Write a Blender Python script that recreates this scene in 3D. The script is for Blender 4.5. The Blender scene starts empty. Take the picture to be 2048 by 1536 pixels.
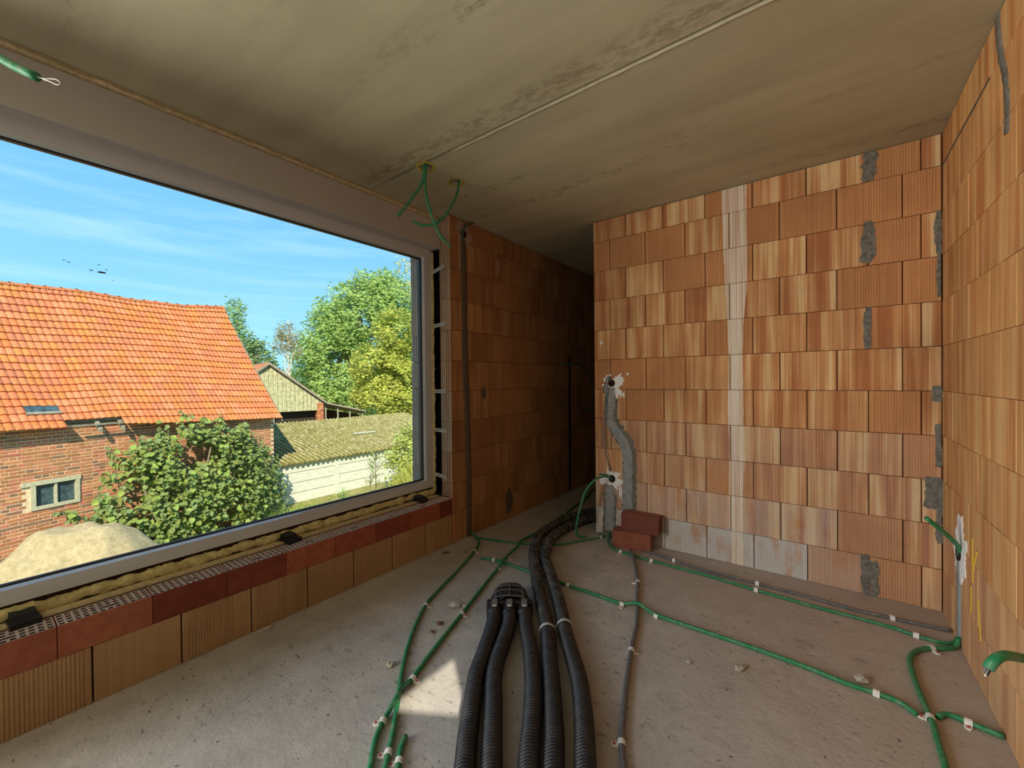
import bpy, bmesh, math, random
from mathutils import Vector, Matrix, noise, Quaternion
random.seed(7)
PI = math.pi
S = bpy.context.scene
COL = S.collection

# ------------------------------------------------------------------ camera, sky, sun, exposure
YAW, PITCH, ROLL, FPX = 0.6461, -0.0087, -0.0103, 834.99
fw = Vector((-math.sin(YAW), math.cos(YAW), 0)); rt = Vector((math.cos(YAW), math.sin(YAW), 0)); up = Vector((0, 0, 1))
Fv = fw * math.cos(PITCH) + up * math.sin(PITCH); Uv = up * math.cos(PITCH) - fw * math.sin(PITCH)
Rv = rt * math.cos(ROLL) + Uv * math.sin(ROLL); Uv = Uv * math.cos(ROLL) - rt * math.sin(ROLL)
cd = bpy.data.cameras.new('camera'); cam = bpy.data.objects.new('camera', cd); COL.objects.link(cam)
cd.sensor_width = 36.0; cd.lens = FPX / 2048 * 36.0; cd.clip_start = 0.02; cd.clip_end = 500
m = Matrix((Rv, Uv, -Fv)).transposed().to_4x4(); m.translation = (0, 0, 1.3188)
cam.matrix_world = m; S.camera = cam

SUN_AZ, SUN_EL = math.radians(-37), math.radians(37)
sun_dir = Vector((math.cos(SUN_AZ) * math.cos(SUN_EL), math.sin(SUN_AZ) * math.cos(SUN_EL), math.sin(SUN_EL)))
SUN_POWER, SKY_POWER, EXPOSURE = 4.0, 0.78, 0.75
sl = bpy.data.lights.new('sun', 'SUN'); sl.energy = SUN_POWER; sl.angle = math.radians(0.6); sl.color = (1.0, 0.88, 0.70)
so = bpy.data.objects.new('sun', sl); COL.objects.link(so); so.rotation_euler = sun_dir.to_track_quat('Z', 'Y').to_euler()
W = bpy.data.worlds.new('sky'); S.world = W; W.use_nodes = True
nt = W.node_tree; nt.nodes.clear()
def wn(t): return nt.nodes.new(t)
out = wn('ShaderNodeOutputWorld'); bg = wn('ShaderNodeBackground'); tc = wn('ShaderNodeTexCoord'); sep = wn('ShaderNodeSeparateXYZ')
ramp = wn('ShaderNodeValToRGB'); el = ramp.color_ramp.elements
el[0].position = 0.0; el[0].color = (0.34, 0.76, 0.98, 1); el[1].position = 1.0; el[1].color = (0.07, 0.27, 0.66, 1)
for p_, c_ in ((0.12, (0.30, 0.67, 0.93, 1)), (0.28, (0.21, 0.54, 0.86, 1)), (0.5, (0.15, 0.44, 0.80, 1))):
    e_ = el.new(p_); e_.color = c_
nt.links.new(tc.outputs['Generated'], sep.inputs[0]); nt.links.new(sep.outputs['Z'], ramp.inputs[0])
mp = wn('ShaderNodeMapping'); mp.inputs['Scale'].default_value = (0.9, 0.9, 9.0); mp.inputs['Rotation'].default_value = (0.05, 0.03, 0.5)
nz = wn('ShaderNodeTexNoise'); nz.inputs['Scale'].default_value = 2.4; nz.inputs['Detail'].default_value = 5; nz.inputs['Roughness'].default_value = 0.62; nz.inputs['Distortion'].default_value = 0.5
cr = wn('ShaderNodeValToRGB'); cr.color_ramp.elements[0].position = 0.50; cr.color_ramp.elements[1].position = 0.82
mul = wn('ShaderNodeMath'); mul.operation = 'MULTIPLY'; mul.inputs[1].default_value = 0.5
mx = wn('ShaderNodeMix'); mx.data_type = 'RGBA'; mx.inputs['B'].default_value = (0.62, 0.88, 1.0, 1)
nt.links.new(tc.outputs['Generated'], mp.inputs[0]); nt.links.new(mp.outputs[0], nz.inputs['Vector']); nt.links.new(nz.outputs['Fac'], cr.inputs[0])
nt.links.new(cr.outputs[0], mul.inputs[0]); nt.links.new(mul.outputs[0], mx.inputs['Factor']); nt.links.new(ramp.outputs[0], mx.inputs['A'])
nt.links.new(mx.outputs['Result'], bg.inputs[0]); bg.inputs[1].default_value = SKY_POWER; nt.links.new(bg.outputs[0], out.inputs[0])
S.view_settings.view_transform = 'Standard'; S.view_settings.look = 'None'; S.view_settings.exposure = EXPOSURE
S.view_settings.gamma = 1.0; S.view_settings.use_curve_mapping = False
S.cycles.max_bounces = 10; S.cycles.diffuse_bounces = 7; S.cycles.transparent_max_bounces = 12
S.cycles.sample_clamp_indirect = 8.0; S.cycles.caustics_reflective = False; S.cycles.caustics_refractive = False
S.cycles.use_denoising = True
def portal(name, loc, size, direction):
    l = bpy.data.lights.new(name, 'AREA'); l.shape = 'RECTANGLE'; l.size, l.size_y = size
    l.cycles.is_portal = True
    o = bpy.data.objects.new(name, l); COL.objects.link(o); o.location = loc
    o.rotation_euler = Vector(direction).to_track_quat('-Z', 'Y').to_euler()
portal('window_portal', (-2.76, 0.9, 1.41), (1.80, 2.9), (1, 0, 0))
# added area lamp brightening the room from the unseen side behind the camera
def fill_area(name, loc, size, direction, power, color):
    l = bpy.data.lights.new(name, 'AREA'); l.shape = 'RECTANGLE'; l.size, l.size_y = size; l.energy = power; l.color = color
    o = bpy.data.objects.new(name, l); COL.objects.link(o); o.location = loc; o.rotation_euler = Vector(direction).to_track_quat('-Z', 'Y').to_euler()
fill_area('added_fill_area', (-2.70, -2.45, 1.40), (1.9, 2.8), (1, 0, 0), 270, (1.0, 0.97, 0.92))

# ------------------------------------------------------------------ material helpers
class NT:
    def __init__(self, name, rough=0.85, spec=0.25):
        self.m = bpy.data.materials.new(name); self.m.use_nodes = True; self.t = self.m.node_tree
        self.b = self.t.nodes['Principled BSDF']; self.b.inputs['Roughness'].default_value = rough
        self.b.inputs['Specular IOR Level'].default_value = spec
        self._c = None
    def n(self, t, **kw):
        o = self.t.nodes.new(t)
        for k, v in kw.items(): setattr(o, k, v)
        return o
    def l(self, a, b): self.t.links.new(a, b)
    def coord(self, kind='Object'):
        if self._c is None: self._c = self.n('ShaderNodeTexCoord')
        return self._c.outputs[kind]
    def pos(self): return self.n('ShaderNodeNewGeometry').outputs['Position']
    def mapv(self, v, scale=(1, 1, 1), loc=None):
        o = self.n('ShaderNodeMapping'); o.inputs['Scale'].default_value = scale; self.l(v, o.inputs[0])
        if loc is not None: self.l(loc, o.inputs['Location'])
        return o.outputs[0]
    def noise(self, v, scale, detail=4, rough=0.55, dist=0.0):
        o = self.n('ShaderNodeTexNoise'); o.inputs['Scale'].default_value = scale; o.inputs['Detail'].default_value = detail
        o.inputs['Roughness'].default_value = rough; o.inputs['Distortion'].default_value = dist; self.l(v, o.inputs['Vector']); return o.outputs['Fac']
    def ramp(self, f, stops):
        o = self.n('ShaderNodeValToRGB'); e = o.color_ramp.elements
        while len(e) < len(stops): e.new(0.5)
        for q, (p, c) in zip(e, stops):
            q.position = p; q.color = (c, c, c, 1) if isinstance(c, (int, float)) else (*c, 1)
        self.l(f, o.inputs[0]); return o.outputs[0]
    def math(self, op, a, b=None):
        o = self.n('ShaderNodeMath', operation=op)
        for i, x in enumerate((a, b)):
            if x is None: continue
            if isinstance(x, (int, float)): o.inputs[i].default_value = x
            else: self.l(x, o.inputs[i])
        return o.outputs[0]
    def mix(self, f, a, b, mode='MIX'):
        o = self.n('ShaderNodeMix', data_type='RGBA', blend_type=mode)
        for s, x in (('Factor', f), ('A', a), ('B', b)):
            if isinstance(x, (int, float)): o.inputs[s].default_value = x if s == 'Factor' else (x, x, x, 1)
            elif isinstance(x, tuple): o.inputs[s].default_value = (*x, 1)
            else: self.l(x, o.inputs[s])
        return o.outputs['Result']
    def sepx(self, v):
        o = self.n('ShaderNodeSeparateXYZ'); self.l(v, o.inputs[0]); return o.outputs
    def base(self, c):
        if isinstance(c, tuple): self.b.inputs['Base Color'].default_value = (*c, 1)
        else: self.l(c, self.b.inputs['Base Color'])
    def bump(self, h, strength=0.3, dist=0.01):
        o = self.n('ShaderNodeBump'); o.inputs['Strength'].default_value = strength; o.inputs['Distance'].default_value = dist
        self.l(h, o.inputs['Height']); self.l(o.outputs[0], self.b.inputs['Normal'])
    def attr(self, name):
        return self.n('ShaderNodeAttribute', attribute_name=name).outputs
def plain(name, c, rough=0.7, spec=0.3, var=0.12, scale=30, bump=0.0):
    k = NT(name, rough, spec); f = k.noise(k.pos(), scale, 3)
    lo = tuple(x * (1 - var) for x in c); hi = tuple(min(1, x * (1 + var)) for x in c)
    k.base(k.ramp(f, [(0.3, lo), (0.7, hi)]))
    if bump: k.bump(f, bump, 0.004)
    return k.m
M = {}

def block_material(name, cols, wash=False):
    k = NT(name, 0.9, 0.15)
    oi = k.n('ShaderNodeObjectInfo'); rnd = oi.outputs['Random']; oc = k.n('ShaderNodeSeparateColor'); k.l(oi.outputs['Color'], oc.inputs[0])
    p = k.coord('Object'); xyz = k.sepx(p)
    off = k.n('ShaderNodeCombineXYZ'); k.l(k.math('MULTIPLY', rnd, 60.0), off.inputs[0]); k.l(k.math('MULTIPLY', rnd, 31.0), off.inputs[2])
    s1 = k.noise(k.mapv(p, (15, 15, 0.7), off.outputs[0]), 1.0, 2, 0.5)
    s2 = k.noise(k.mapv(p, (95, 95, 1.2), off.outputs[0]), 1.0, 1, 0.5)
    f = k.math('ADD', k.math('MULTIPLY', s1, 0.74), k.math('MULTIPLY', s2, 0.26))
    stripe = k.ramp(f, [(0.38, cols[0]), (0.45, cols[1]), (0.50, cols[2]), (0.55, cols[3]), (0.60, cols[4])])
    flat = k.ramp(s2, [(0.3, cols[1]), (0.7, cols[2])])
    c = k.mix(oc.outputs[0], stripe, flat)
    tint = k.ramp(oc.outputs[1], [(0.0, (0.80, 0.74, 0.68)), (0.5, (1, 1, 1)), (1.0, (1.14, 1.10, 1.02))])
    c = k.mix(1.0, c, tint, 'MULTIPLY')
    blot = k.noise(k.pos(), 3.2, 4, 0.6)
    c = k.mix(1.0, c, k.ramp(blot, [(0.3, 0.84), (0.65, 1.04)]), 'MULTIPLY')
    whit = k.noise(k.mapv(k.pos(), (9, 9, 3.5)), 1.0, 5, 0.7)
    wf = k.math('MULTIPLY', k.ramp(whit, [(0.28, 0.0), (0.50, 1.0)]), oc.outputs[2])
    c = k.mix(wf, c, (0.57, 0.545, 0.51))
    if wash:
        w = k.sepx(k.pos()); jit = k.noise(k.mapv(k.pos(), (6, 6, 2.0)), 1.0, 4, 0.6)
        dx = k.math('ABSOLUTE', k.math('ADD', k.math('ADD', w[0], 0.512), k.math('MULTIPLY', k.math('SUBTRACT', jit, 0.5), 0.06)))
        zfac = k.ramp(k.math('DIVIDE', w[2], 2.7), [(0.05, 0.035), (0.30, 0.045), (0.62, 0.050), (0.72, 0.066), (1.0, 0.075)])
        mask = k.math('LESS_THAN', dx, zfac)
        lines = k.ramp(k.noise(k.mapv(k.pos(), (150, 150, 1.0)), 1.0, 2), [(0.36, 0.28), (0.56, 1.0)])
        c = k.mix(k.math('MULTIPLY', mask, lines), c, (0.76, 0.67, 0.55))
    k.base(c)
    grain = k.noise(k.pos(), 260, 3, 0.6)
    k.bump(k.math('ADD', k.math('MULTIPLY', s2, 1.4), k.math('MULTIPLY', grain, 0.6)), 0.35, 0.003)
    return k.m
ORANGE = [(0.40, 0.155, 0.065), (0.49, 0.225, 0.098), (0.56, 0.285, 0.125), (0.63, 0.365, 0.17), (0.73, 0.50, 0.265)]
M['block_back'] = block_material('clay block striped', ORANGE, True)
M['block'] = block_material('clay block', ORANGE)
M['block_right'] = block_material('clay block smooth', [(0.50, 0.20, 0.075), (0.56, 0.26, 0.10), (0.61, 0.315, 0.125), (0.65, 0.36, 0.15), (0.69, 0.42, 0.19)])
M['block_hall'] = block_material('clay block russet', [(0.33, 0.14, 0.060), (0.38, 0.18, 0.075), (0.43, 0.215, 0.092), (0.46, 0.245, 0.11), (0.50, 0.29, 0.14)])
M['block_buff'] = block_material('clay block buff', [(0.38, 0.22, 0.105), (0.42, 0.25, 0.125), (0.46, 0.28, 0.14), (0.48, 0.30, 0.16), (0.52, 0.33, 0.18)])
M['jamb'] = block_material('clay block end, buff', [(0.42, 0.25, 0.15), (0.50, 0.33, 0.21), (0.56, 0.39, 0.26), (0.60, 0.44, 0.30), (0.66, 0.50, 0.36)])
M['bounce_dark'] = plain('dark paint cutting bounce', (0.10, 0.09, 0.085), 0.9, 0.1)  # unseen walls painted dark to cut light bounced from behind the camera
M['outer'] = block_material('outer leaf block, pink', [(0.62, 0.36, 0.26), (0.70, 0.44, 0.33), (0.74, 0.50, 0.38), (0.78, 0.55, 0.43), (0.80, 0.60, 0.48)])
M['joint'] = plain('dark joint mortar', (0.16, 0.10, 0.065), 0.95, 0.1)

def red_brick_mat():
    k = NT('red engineering brick', 0.75, 0.25); oi = k.n('ShaderNodeObjectInfo'); f = k.noise(k.pos(), 22, 4, 0.6)
    a = k.ramp(f, [(0.3, (0.30, 0.075, 0.042)), (0.7, (0.40, 0.115, 0.062))])
    a = k.mix(1.0, a, oi.outputs['Color'], 'MULTIPLY'); k.base(a); k.bump(k.noise(k.pos(), 150, 3), 0.25, 0.002); return k.m
M['redbrick'] = red_brick_mat()
M['brick_top'] = plain('cut brick top dusty', (0.66, 0.55, 0.53), 0.9, 0.1, 0.15, 60)
M['brick_rim'] = plain('cut brick rim', (0.36, 0.15, 0.10), 0.9, 0.1)
M['hole'] = plain('shade-painted hollow', (0.035, 0.020, 0.016), 0.95, 0.05)  # near-black on the webs paints in the shade inside the brick holes
M['brick_hole'] = plain('brick inner web', (0.20, 0.075, 0.05), 0.95, 0.05)

def floor_mat():
    k = NT('raw concrete floor', 0.88, 0.2); p = k.pos(); xyz = k.sepx(p)
    big = k.noise(p, 1.1, 5, 0.6); mid = k.noise(p, 7, 5, 0.65); fine = k.noise(p, 120, 3, 0.6)
    c = k.ramp(big, [(0.3, (0.40, 0.385, 0.36)), (0.55, (0.46, 0.44, 0.41)), (0.75, (0.52, 0.49, 0.45))])
    c = k.mix(1.0, c, k.ramp(mid, [(0.25, 0.80), (0.7, 1.08)]), 'MULTIPLY')
    red = k.ramp(k.math('ADD', k.math('MULTIPLY', xyz[0], 0.30), k.math('ADD', k.math('MULTIPLY', xyz[1], 0.05), 0.55)), [(0.25, 0.0), (0.75, 0.75)])
    c = k.mix(k.math('MULTIPLY', red, 0.7), c, (0.52, 0.41, 0.33))
    # dark trodden specks with a shape of their own
    sp = k.noise(k.mapv(p, (9, 22, 9)), 2.1, 5, 0.72); where = k.noise(p, 1.6, 2)
    spots = k.math('MULTIPLY', k.ramp(sp, [(0.585, 0.0), (0.65, 1.0)]), k.ramp(where, [(0.40, 0.0), (0.58, 1.0)]))
    tiny = k.ramp(k.noise(p, 42, 2, 0.5), [(0.69, 0.0), (0.73, 1.0)]); spots = k.math('MAXIMUM', spots, tiny)
    c = k.mix(k.math('MULTIPLY', spots, 0.82), c, (0.13, 0.11, 0.09))
    blotch = k.ramp(k.noise(k.mapv(p, (1.3, 2.4, 1)), 2.6, 5, 0.7), [(0.60, 0.0), (0.70, 1.0)]); c = k.mix(k.math('MULTIPLY', blotch, 0.45), c, (0.20, 0.175, 0.15))
    pale = k.noise(k.mapv(p, (3, 3, 3)), 4.3, 5, 0.7)
    c = k.mix(k.math('MULTIPLY', k.ramp(pale, [(0.60, 0.0), (0.72, 1.0)]), 0.30), c, (0.62, 0.57, 0.50))
    k.base(c)
    k.bump(k.math('ADD', k.math('MULTIPLY', mid, 1.0), k.math('ADD', k.math('MULTIPLY', fine, 0.16), k.math('MULTIPLY', k.noise(p, 34, 4, 0.65), 0.45))), 0.42, 0.012)
    return k.m
M['floor'] = floor_mat()
def ceil_mat():
    k = NT('formed concrete ceiling', 0.85, 0.15); p = k.pos(); xyz = k.sepx(p)
    big = k.noise(p, 0.9, 5, 0.6); streak = k.noise(k.mapv(p, (0.55, 4.5, 1)), 1.0, 5, 0.62); fine = k.noise(p, 60, 4, 0.7)
    c = k.ramp(big, [(0.3, (0.43, 0.385, 0.255)), (0.7, (0.52, 0.47, 0.325))])
    c = k.mix(1.0, c, k.ramp(streak, [(0.28, 0.84), (0.6, 1.05)]), 'MULTIPLY')
    # smeared cement scum in bands along the slab
    band = k.noise(k.mapv(p, (0.35, 3.2, 1)), 1.3, 2, 0.5); sm = k.noise(k.mapv(p, (14, 30, 1)), 1.0, 6, 0.75)
    d = k.math('MULTIPLY', k.ramp(band, [(0.55, 0.0), (0.66, 1.0)]), k.ramp(sm, [(0.48, 0.0), (0.62, 1.0)]))
    joint = k.math('ABSOLUTE', k.math('SUBTRACT', xyz[1], 1.66))
    d2 = k.math('MULTIPLY', k.ramp(joint, [(0.0, 1.0), (0.13, 0.0)]), k.ramp(sm, [(0.46, 0.0), (0.56, 1.0)]))
    c = k.mix(k.math('MULTIPLY', k.math('MAXIMUM', d, d2), 0.55), c, (0.20, 0.155, 0.085))
    k.base(c); k.bump(k.math('ADD', k.math('MULTIPLY', fine, 0.35), k.math('MULTIPLY', sm, 0.2)), 0.18, 0.004)
    return k.m
M['ceiling'] = ceil_mat()
M['pvc'] = plain('white window plastic', (0.60, 0.60, 0.60), 0.42, 0.4, 0.02, 5)
M['box'] = plain('shutter box plastic', (0.52, 0.48, 0.44), 0.5, 0.35, 0.02, 4)
M['bead'] = plain('pale glazing bead', (0.72, 0.73, 0.74), 0.10, 0.9, 0.02, 5); M['bead'].node_tree.nodes['Principled BSDF'].inputs['Coat Weight'].default_value = 1.0; M['bead'].node_tree.nodes['Principled BSDF'].inputs['Coat IOR'].default_value = 1.9
M['rubber'] = plain('black rubber seal', (0.012, 0.012, 0.014), 0.5, 0.4)
M['black'] = plain('black plastic', (0.016, 0.016, 0.018), 0.45, 0.4)
M['gap_shade'] = plain('dark gap', (0.012, 0.008, 0.010), 0.9, 0.1)
M['foam'] = plain('cured yellow foam', (0.60, 0.52, 0.25), 0.9, 0.15, 0.3, 38, 0.5)
M['fibre'] = plain('buff insulation strip', (0.64, 0.54, 0.33), 0.9, 0.1, 0.2, 55, 0.4)
M['steel'] = plain('galvanised strap', (0.62, 0.62, 0.60), 0.4, 0.5)
M['gypsum'] = plain('white gypsum', (0.88, 0.87, 0.84), 0.9, 0.1, 0.08, 80, 0.5)
M['mortar'] = plain('grey wet mortar', (0.30, 0.31, 0.30), 0.9, 0.15, 0.18, 25, 0.3)
M['mortar_dark'] = plain('dark grey mortar smear', (0.165, 0.155, 0.13), 0.9, 0.15, 0.35, 50, 0.6)
M['umber_mortar'] = plain('brown mortar chase', (0.13, 0.095, 0.07), 0.9, 0.15, 0.25, 40, 0.6)
M['yellow'] = plain('yellow marking spray', (0.75, 0.45, 0.05), 0.8, 0.1, 0.25, 60)
M['clip'] = plain('white clip plastic', (0.74, 0.72, 0.68), 0.5, 0.4, 0.05, 40)
M['red'] = plain('red plastic plug', (0.42, 0.035, 0.03), 0.5, 0.4)
M['copper'] = plain('pale wire', (0.66, 0.55, 0.42), 0.4, 0.5)
M['rubble'] = plain('mortar rubble', (0.44, 0.40, 0.34), 0.95, 0.1, 0.2, 60, 0.6)
M['shard'] = plain('dark brick shard', (0.16, 0.09, 0.06), 0.95, 0.1, 0.2, 60)
def conduit_mat(name, c):
    k = NT(name, 0.42, 0.45); a = k.attr('along')['Fac']
    w = k.math('SINE', k.math('MULTIPLY', a, 2 * PI / 0.0042)); k.bump(w, 0.35, 0.0008)
    dust = k.noise(k.pos(), 45, 4, 0.65); k.base(k.mix(k.math('MULTIPLY', k.ramp(dust, [(0.45, 0.0), (0.75, 1.0)]), 0.35), c, (0.45, 0.42, 0.36))); return k.m
M['green'] = conduit_mat('green corrugated conduit', (0.012, 0.215, 0.078))
M['grey'] = conduit_mat('grey conduit', (0.115, 0.115, 0.125))
M['darkgreen'] = conduit_mat('dull green conduit', (0.03, 0.11, 0.06))
def hose_mat():
    k = NT('black ribbed hose', 0.5, 0.4); d = k.noise(k.pos(), 26, 5, 0.7); y = k.sepx(k.pos())[1]
    far = k.ramp(k.math('DIVIDE', y, 4.0), [(0.42, 0.12), (0.62, 0.85)])
    f = k.math('MULTIPLY', k.ramp(d, [(0.42, 0.0), (0.72, 1.0)]), far)
    k.base(k.mix(f, (0.014, 0.014, 0.017), (0.19, 0.175, 0.15))); return k.m
M['hose'] = hose_mat()
M['hose_band'] = plain('pale perforated band', (0.60, 0.60, 0.56), 0.5, 0.4)
def glass_mat():
    k = NT('window glass'); t = k.t; o = t.nodes['Material Output']; t.nodes.remove(k.b)
    tr = t.nodes.new('ShaderNodeBsdfTransparent'); gl = t.nodes.new('ShaderNodeBsdfGlossy'); gl.inputs['Roughness'].default_value = 0.0
    fr = t.nodes.new('ShaderNodeFresnel'); fr.inputs['IOR'].default_value = 1.25; mixn = t.nodes.new('ShaderNodeMixShader')
    tr.inputs[0].default_value = (0.97, 0.985, 0.98, 1)
    t.links.new(fr.outputs[0], mixn.inputs[0]); t.links.new(tr.outputs[0], mixn.inputs[1]); t.links.new(gl.outputs[0], mixn.inputs[2]); t.links.new(mixn.outputs[0], o.inputs[0]); return k.m
M['glass'] = glass_mat()
# outdoors
def tint_mat(name, c, var=0.25, rough=0.85, spec=0.2, trans=0.0, bump=0.0, scale=20):
    k = NT(name, rough, spec); a = k.attr('tint')['Color']; f = k.noise(k.pos(), scale, 4, 0.6)
    b = k.mix(1.0, c, a, 'MULTIPLY'); b = k.mix(1.0, b, k.ramp(f, [(0.3, 1 - var), (0.7, 1 + var)]), 'MULTIPLY'); k.base(b)
    if bump: k.bump(f, bump, 0.01)
    if trans:
        t = k.t; o = t.nodes['Material Output']; ts = t.nodes.new('ShaderNodeBsdfTranslucent'); mixn = t.nodes.new('ShaderNodeMixShader'); mixn.inputs[0].default_value = trans
        k.l(b, ts.inputs[0]); k.l(k.b.outputs[0], mixn.inputs[1]); k.l(ts.outputs[0], mixn.inputs[2]); k.l(mixn.outputs[0], o.inputs[0])
    return k.m
M['tile'] = tint_mat('orange clay roof tile', (0.64, 0.215, 0.078), 0.14, 0.7, 0.25, 0, 0.2, 14)
M['barn_brick'] = tint_mat('old barn brick', (0.52, 0.205, 0.105), 0.2, 0.9, 0.1, 0, 0.4, 40)
M['lime'] = plain('lime mortar', (0.74, 0.58, 0.38), 0.95, 0.1, 0.15, 20)
M['leaf'] = tint_mat('broad green leaf', (0.28, 0.375, 0.115), 0.15, 0.6, 0.3, 0.3)
M['tree_leaf'] = tint_mat('tree leaf', (0.48, 0.58, 0.20), 0.2, 0.65, 0.25, 0.35, 0, 1.5)
M['grass'] = tint_mat('dry grass', (0.50, 0.50, 0.13), 0.2, 0.8, 0.15, 0.3, 0, 3)
M['bark'] = plain('tree bark', (0.22, 0.18, 0.12), 0.9, 0.1, 0.3, 12)
M['birch'] = plain('birch bark', (0.62, 0.58, 0.50), 0.8, 0.2, 0.3, 8)
M['earth'] = plain('rough meadow soil', (0.30, 0.28, 0.10), 0.95, 0.1, 0.35, 3)
M['sand'] = plain('heaped sand', (0.72, 0.55, 0.27), 0.95, 0.1, 0.14, 12, 0.0)
k_ = NT('heaped builders sand', 0.95, 0.1); f_ = k_.noise(k_.pos(), 9, 8, 0.8); k_.base(k_.ramp(f_, [(0.34, (0.44, 0.345, 0.17)), (0.6, (0.70, 0.565, 0.32))])); k_.bump(f_, 0.7, 0.09); M['sand'] = k_.m
k_ = NT('limewashed concrete panel', 0.9, 0.15); f_ = k_.noise(k_.mapv(k_.pos(), (2, 2, 6)), 2.2, 7, 0.75)
k_.base(k_.ramp(f_, [(0.30, (0.42, 0.44, 0.32)), (0.44, (0.60, 0.60, 0.48)), (0.65, (0.72, 0.72, 0.60))])); M['panel'] = k_.m
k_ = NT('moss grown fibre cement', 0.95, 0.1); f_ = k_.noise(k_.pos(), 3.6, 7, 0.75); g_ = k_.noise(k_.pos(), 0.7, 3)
st_ = k_.math('COSINE', k_.math('MULTIPLY', k_.math('SUBTRACT', k_.sepx(k_.pos())[1], 7.58), 2 * PI / 0.22115)); st_ = k_.math('ADD', k_.math('MULTIPLY', st_, 0.5), k_.math('MULTIPLY', f_, 0.9))   # corrugation shading painted in: crests lightened, valleys darkened
crest_shade_ = lambda c: k_.mix(k_.ramp(st_, [(0.15, 0.0), (0.75, 1.0)]), k_.mix(1.0, c, (0.55, 0.52, 0.42), 'MULTIPLY'), k_.mix(1.0, c, (1.35, 1.35, 1.6), 'MULTIPLY'))
k_.base(crest_shade_(k_.mix(k_.ramp(g_, [(0.35, 0.0), (0.7, 0.5)]), k_.ramp(f_, [(0.36, (0.15, 0.14, 0.05)), (0.50, (0.25, 0.225, 0.07)), (0.68, (0.44, 0.40, 0.24))]), (0.27, 0.25, 0.075)))); k_.bump(f_, 0.12, 0.03); M['moss'] = k_.m
M['plank'] = plain('weathered green-grey cladding', (0.46, 0.44, 0.25), 0.9, 0.1, 0.3, 6)
M['oldwood'] = plain('weathered wood', (0.30, 0.27, 0.20), 0.9, 0.1, 0.3, 9)
M['wframe'] = plain('grey green cement surround', (0.52, 0.50, 0.34), 0.9, 0.1, 0.15, 15)
M['pane'] = plain('barn window pane', (0.06, 0.10, 0.11), 0.12, 0.6, 0.5, 9)
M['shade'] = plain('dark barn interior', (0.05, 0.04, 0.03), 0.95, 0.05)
M['roof_red'] = plain('far red roof', (0.55, 0.20, 0.09), 0.85, 0.15, 0.25, 4)

# ------------------------------------------------------------------ object helpers
def tag(o, label=None, cat=None, group=None, kind=None):
    if label: o['label'] = label
    if cat: o['category'] = cat
    if group: o['group'] = group
    if kind: o['kind'] = kind
    return o
def link(name, me, parent=None, loc=None, rot=None):
    o = bpy.data.objects.new(name, me); COL.objects.link(o)
    if parent is not None: o.parent = parent
    if loc is not None: o.location = loc
    if rot is not None: o.rotation_euler = rot
    return o
def empty(name, loc=(0, 0, 0), rz=0.0):
    o = bpy.data.objects.new(name, None); COL.objects.link(o); o.location = loc; o.rotation_euler = (0, 0, rz); o.empty_display_size = 0.1; return o
def mesh(name, verts, faces, mat, smooth=False, tints=None):
    me = bpy.data.meshes.new(name); me.from_pydata(verts, [], faces); me.materials.append(mat)
    if smooth: me.polygons.foreach_set('use_smooth', [True] * len(me.polygons))
    if tints is not None:
        at = me.color_attributes.new('tint', 'FLOAT_COLOR', 'POINT'); flat = []
        for c in tints: flat += [c[0], c[1], c[2], 1.0]
        at.data.foreach_set('color', flat)
    me.update(); return me
class MB:
    def __init__(self): self.v = []; self.f = []; self.t = []
    def add(self, vs, fs, tint=None):
        n = len(self.v); self.v += [tuple(q) for q in vs]; self.f += [tuple(i + n for i in q) for q in fs]
        self.t += [tint or (1, 1, 1)] * len(vs); return self
    def box(self, a, b, tint=None):
        x0, y0, z0 = a; x1, y1, z1 = b
        return self.add([(x0, y0, z0), (x1, y0, z0), (x1, y1, z0), (x0, y1, z0), (x0, y0, z1), (x1, y0, z1), (x1, y1, z1), (x0, y1, z1)],
                        [(3, 2, 1, 0), (4, 5, 6, 7), (0, 1, 5, 4), (1, 2, 6, 5), (2, 3, 7, 6), (3, 0, 4, 7)], tint)
    def prism(self, poly, depth, M4=None):       # poly in xy, extruded along z
        n = len(poly); vs = [Vector((x, y, 0)) for x, y in poly] + [Vector((x, y, depth)) for x, y in poly]
        if M4: vs = [M4 @ q for q in vs]
        return self.add(vs, [tuple(range(n - 1, -1, -1)), tuple(range(n, 2 * n))] + [(i, (i + 1) % n, (i + 1) % n + n, i + n) for i in range(n)])
    def build(self, name, mat, parent=None, smooth=False, tinted=False, loc=None):
        return link(name, mesh(name, self.v, self.f, mat, smooth, self.t if tinted else None), parent, loc)
def catmull(pts, step):
    P = [Vector(p) for p in pts]; P = [P[0] * 2 - P[1]] + P + [P[-1] * 2 - P[-2]]; res = []
    for i in range(1, len(P) - 2):
        a, b, c, d = P[i - 1:i + 3]; n = max(1, int((c - b).length / step * 2))
        for j in range(n):
            t = j / n; res.append(0.5 * ((2 * b) + (c - a) * t + (2 * a - 5 * b + 4 * c - d) * t * t + (3 * b - a - 3 * c + d) * t ** 3))
    res.append(P[-2].copy())
    L = [0.0]
    for q, r in zip(res, res[1:]): L.append(L[-1] + (r - q).length)
    n = max(2, int(round(L[-1] / step))); outp = []; j = 0
    for i in range(n + 1):
        s = L[-1] * i / n
        while j < len(L) - 2 and L[j + 1] < s: j += 1
        seg = L[j + 1] - L[j]; t = (s - L[j]) / seg if seg > 1e-9 else 0
        outp.append(res[j].lerp(res[j + 1], min(1, max(0, t))))
    return outp
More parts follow.
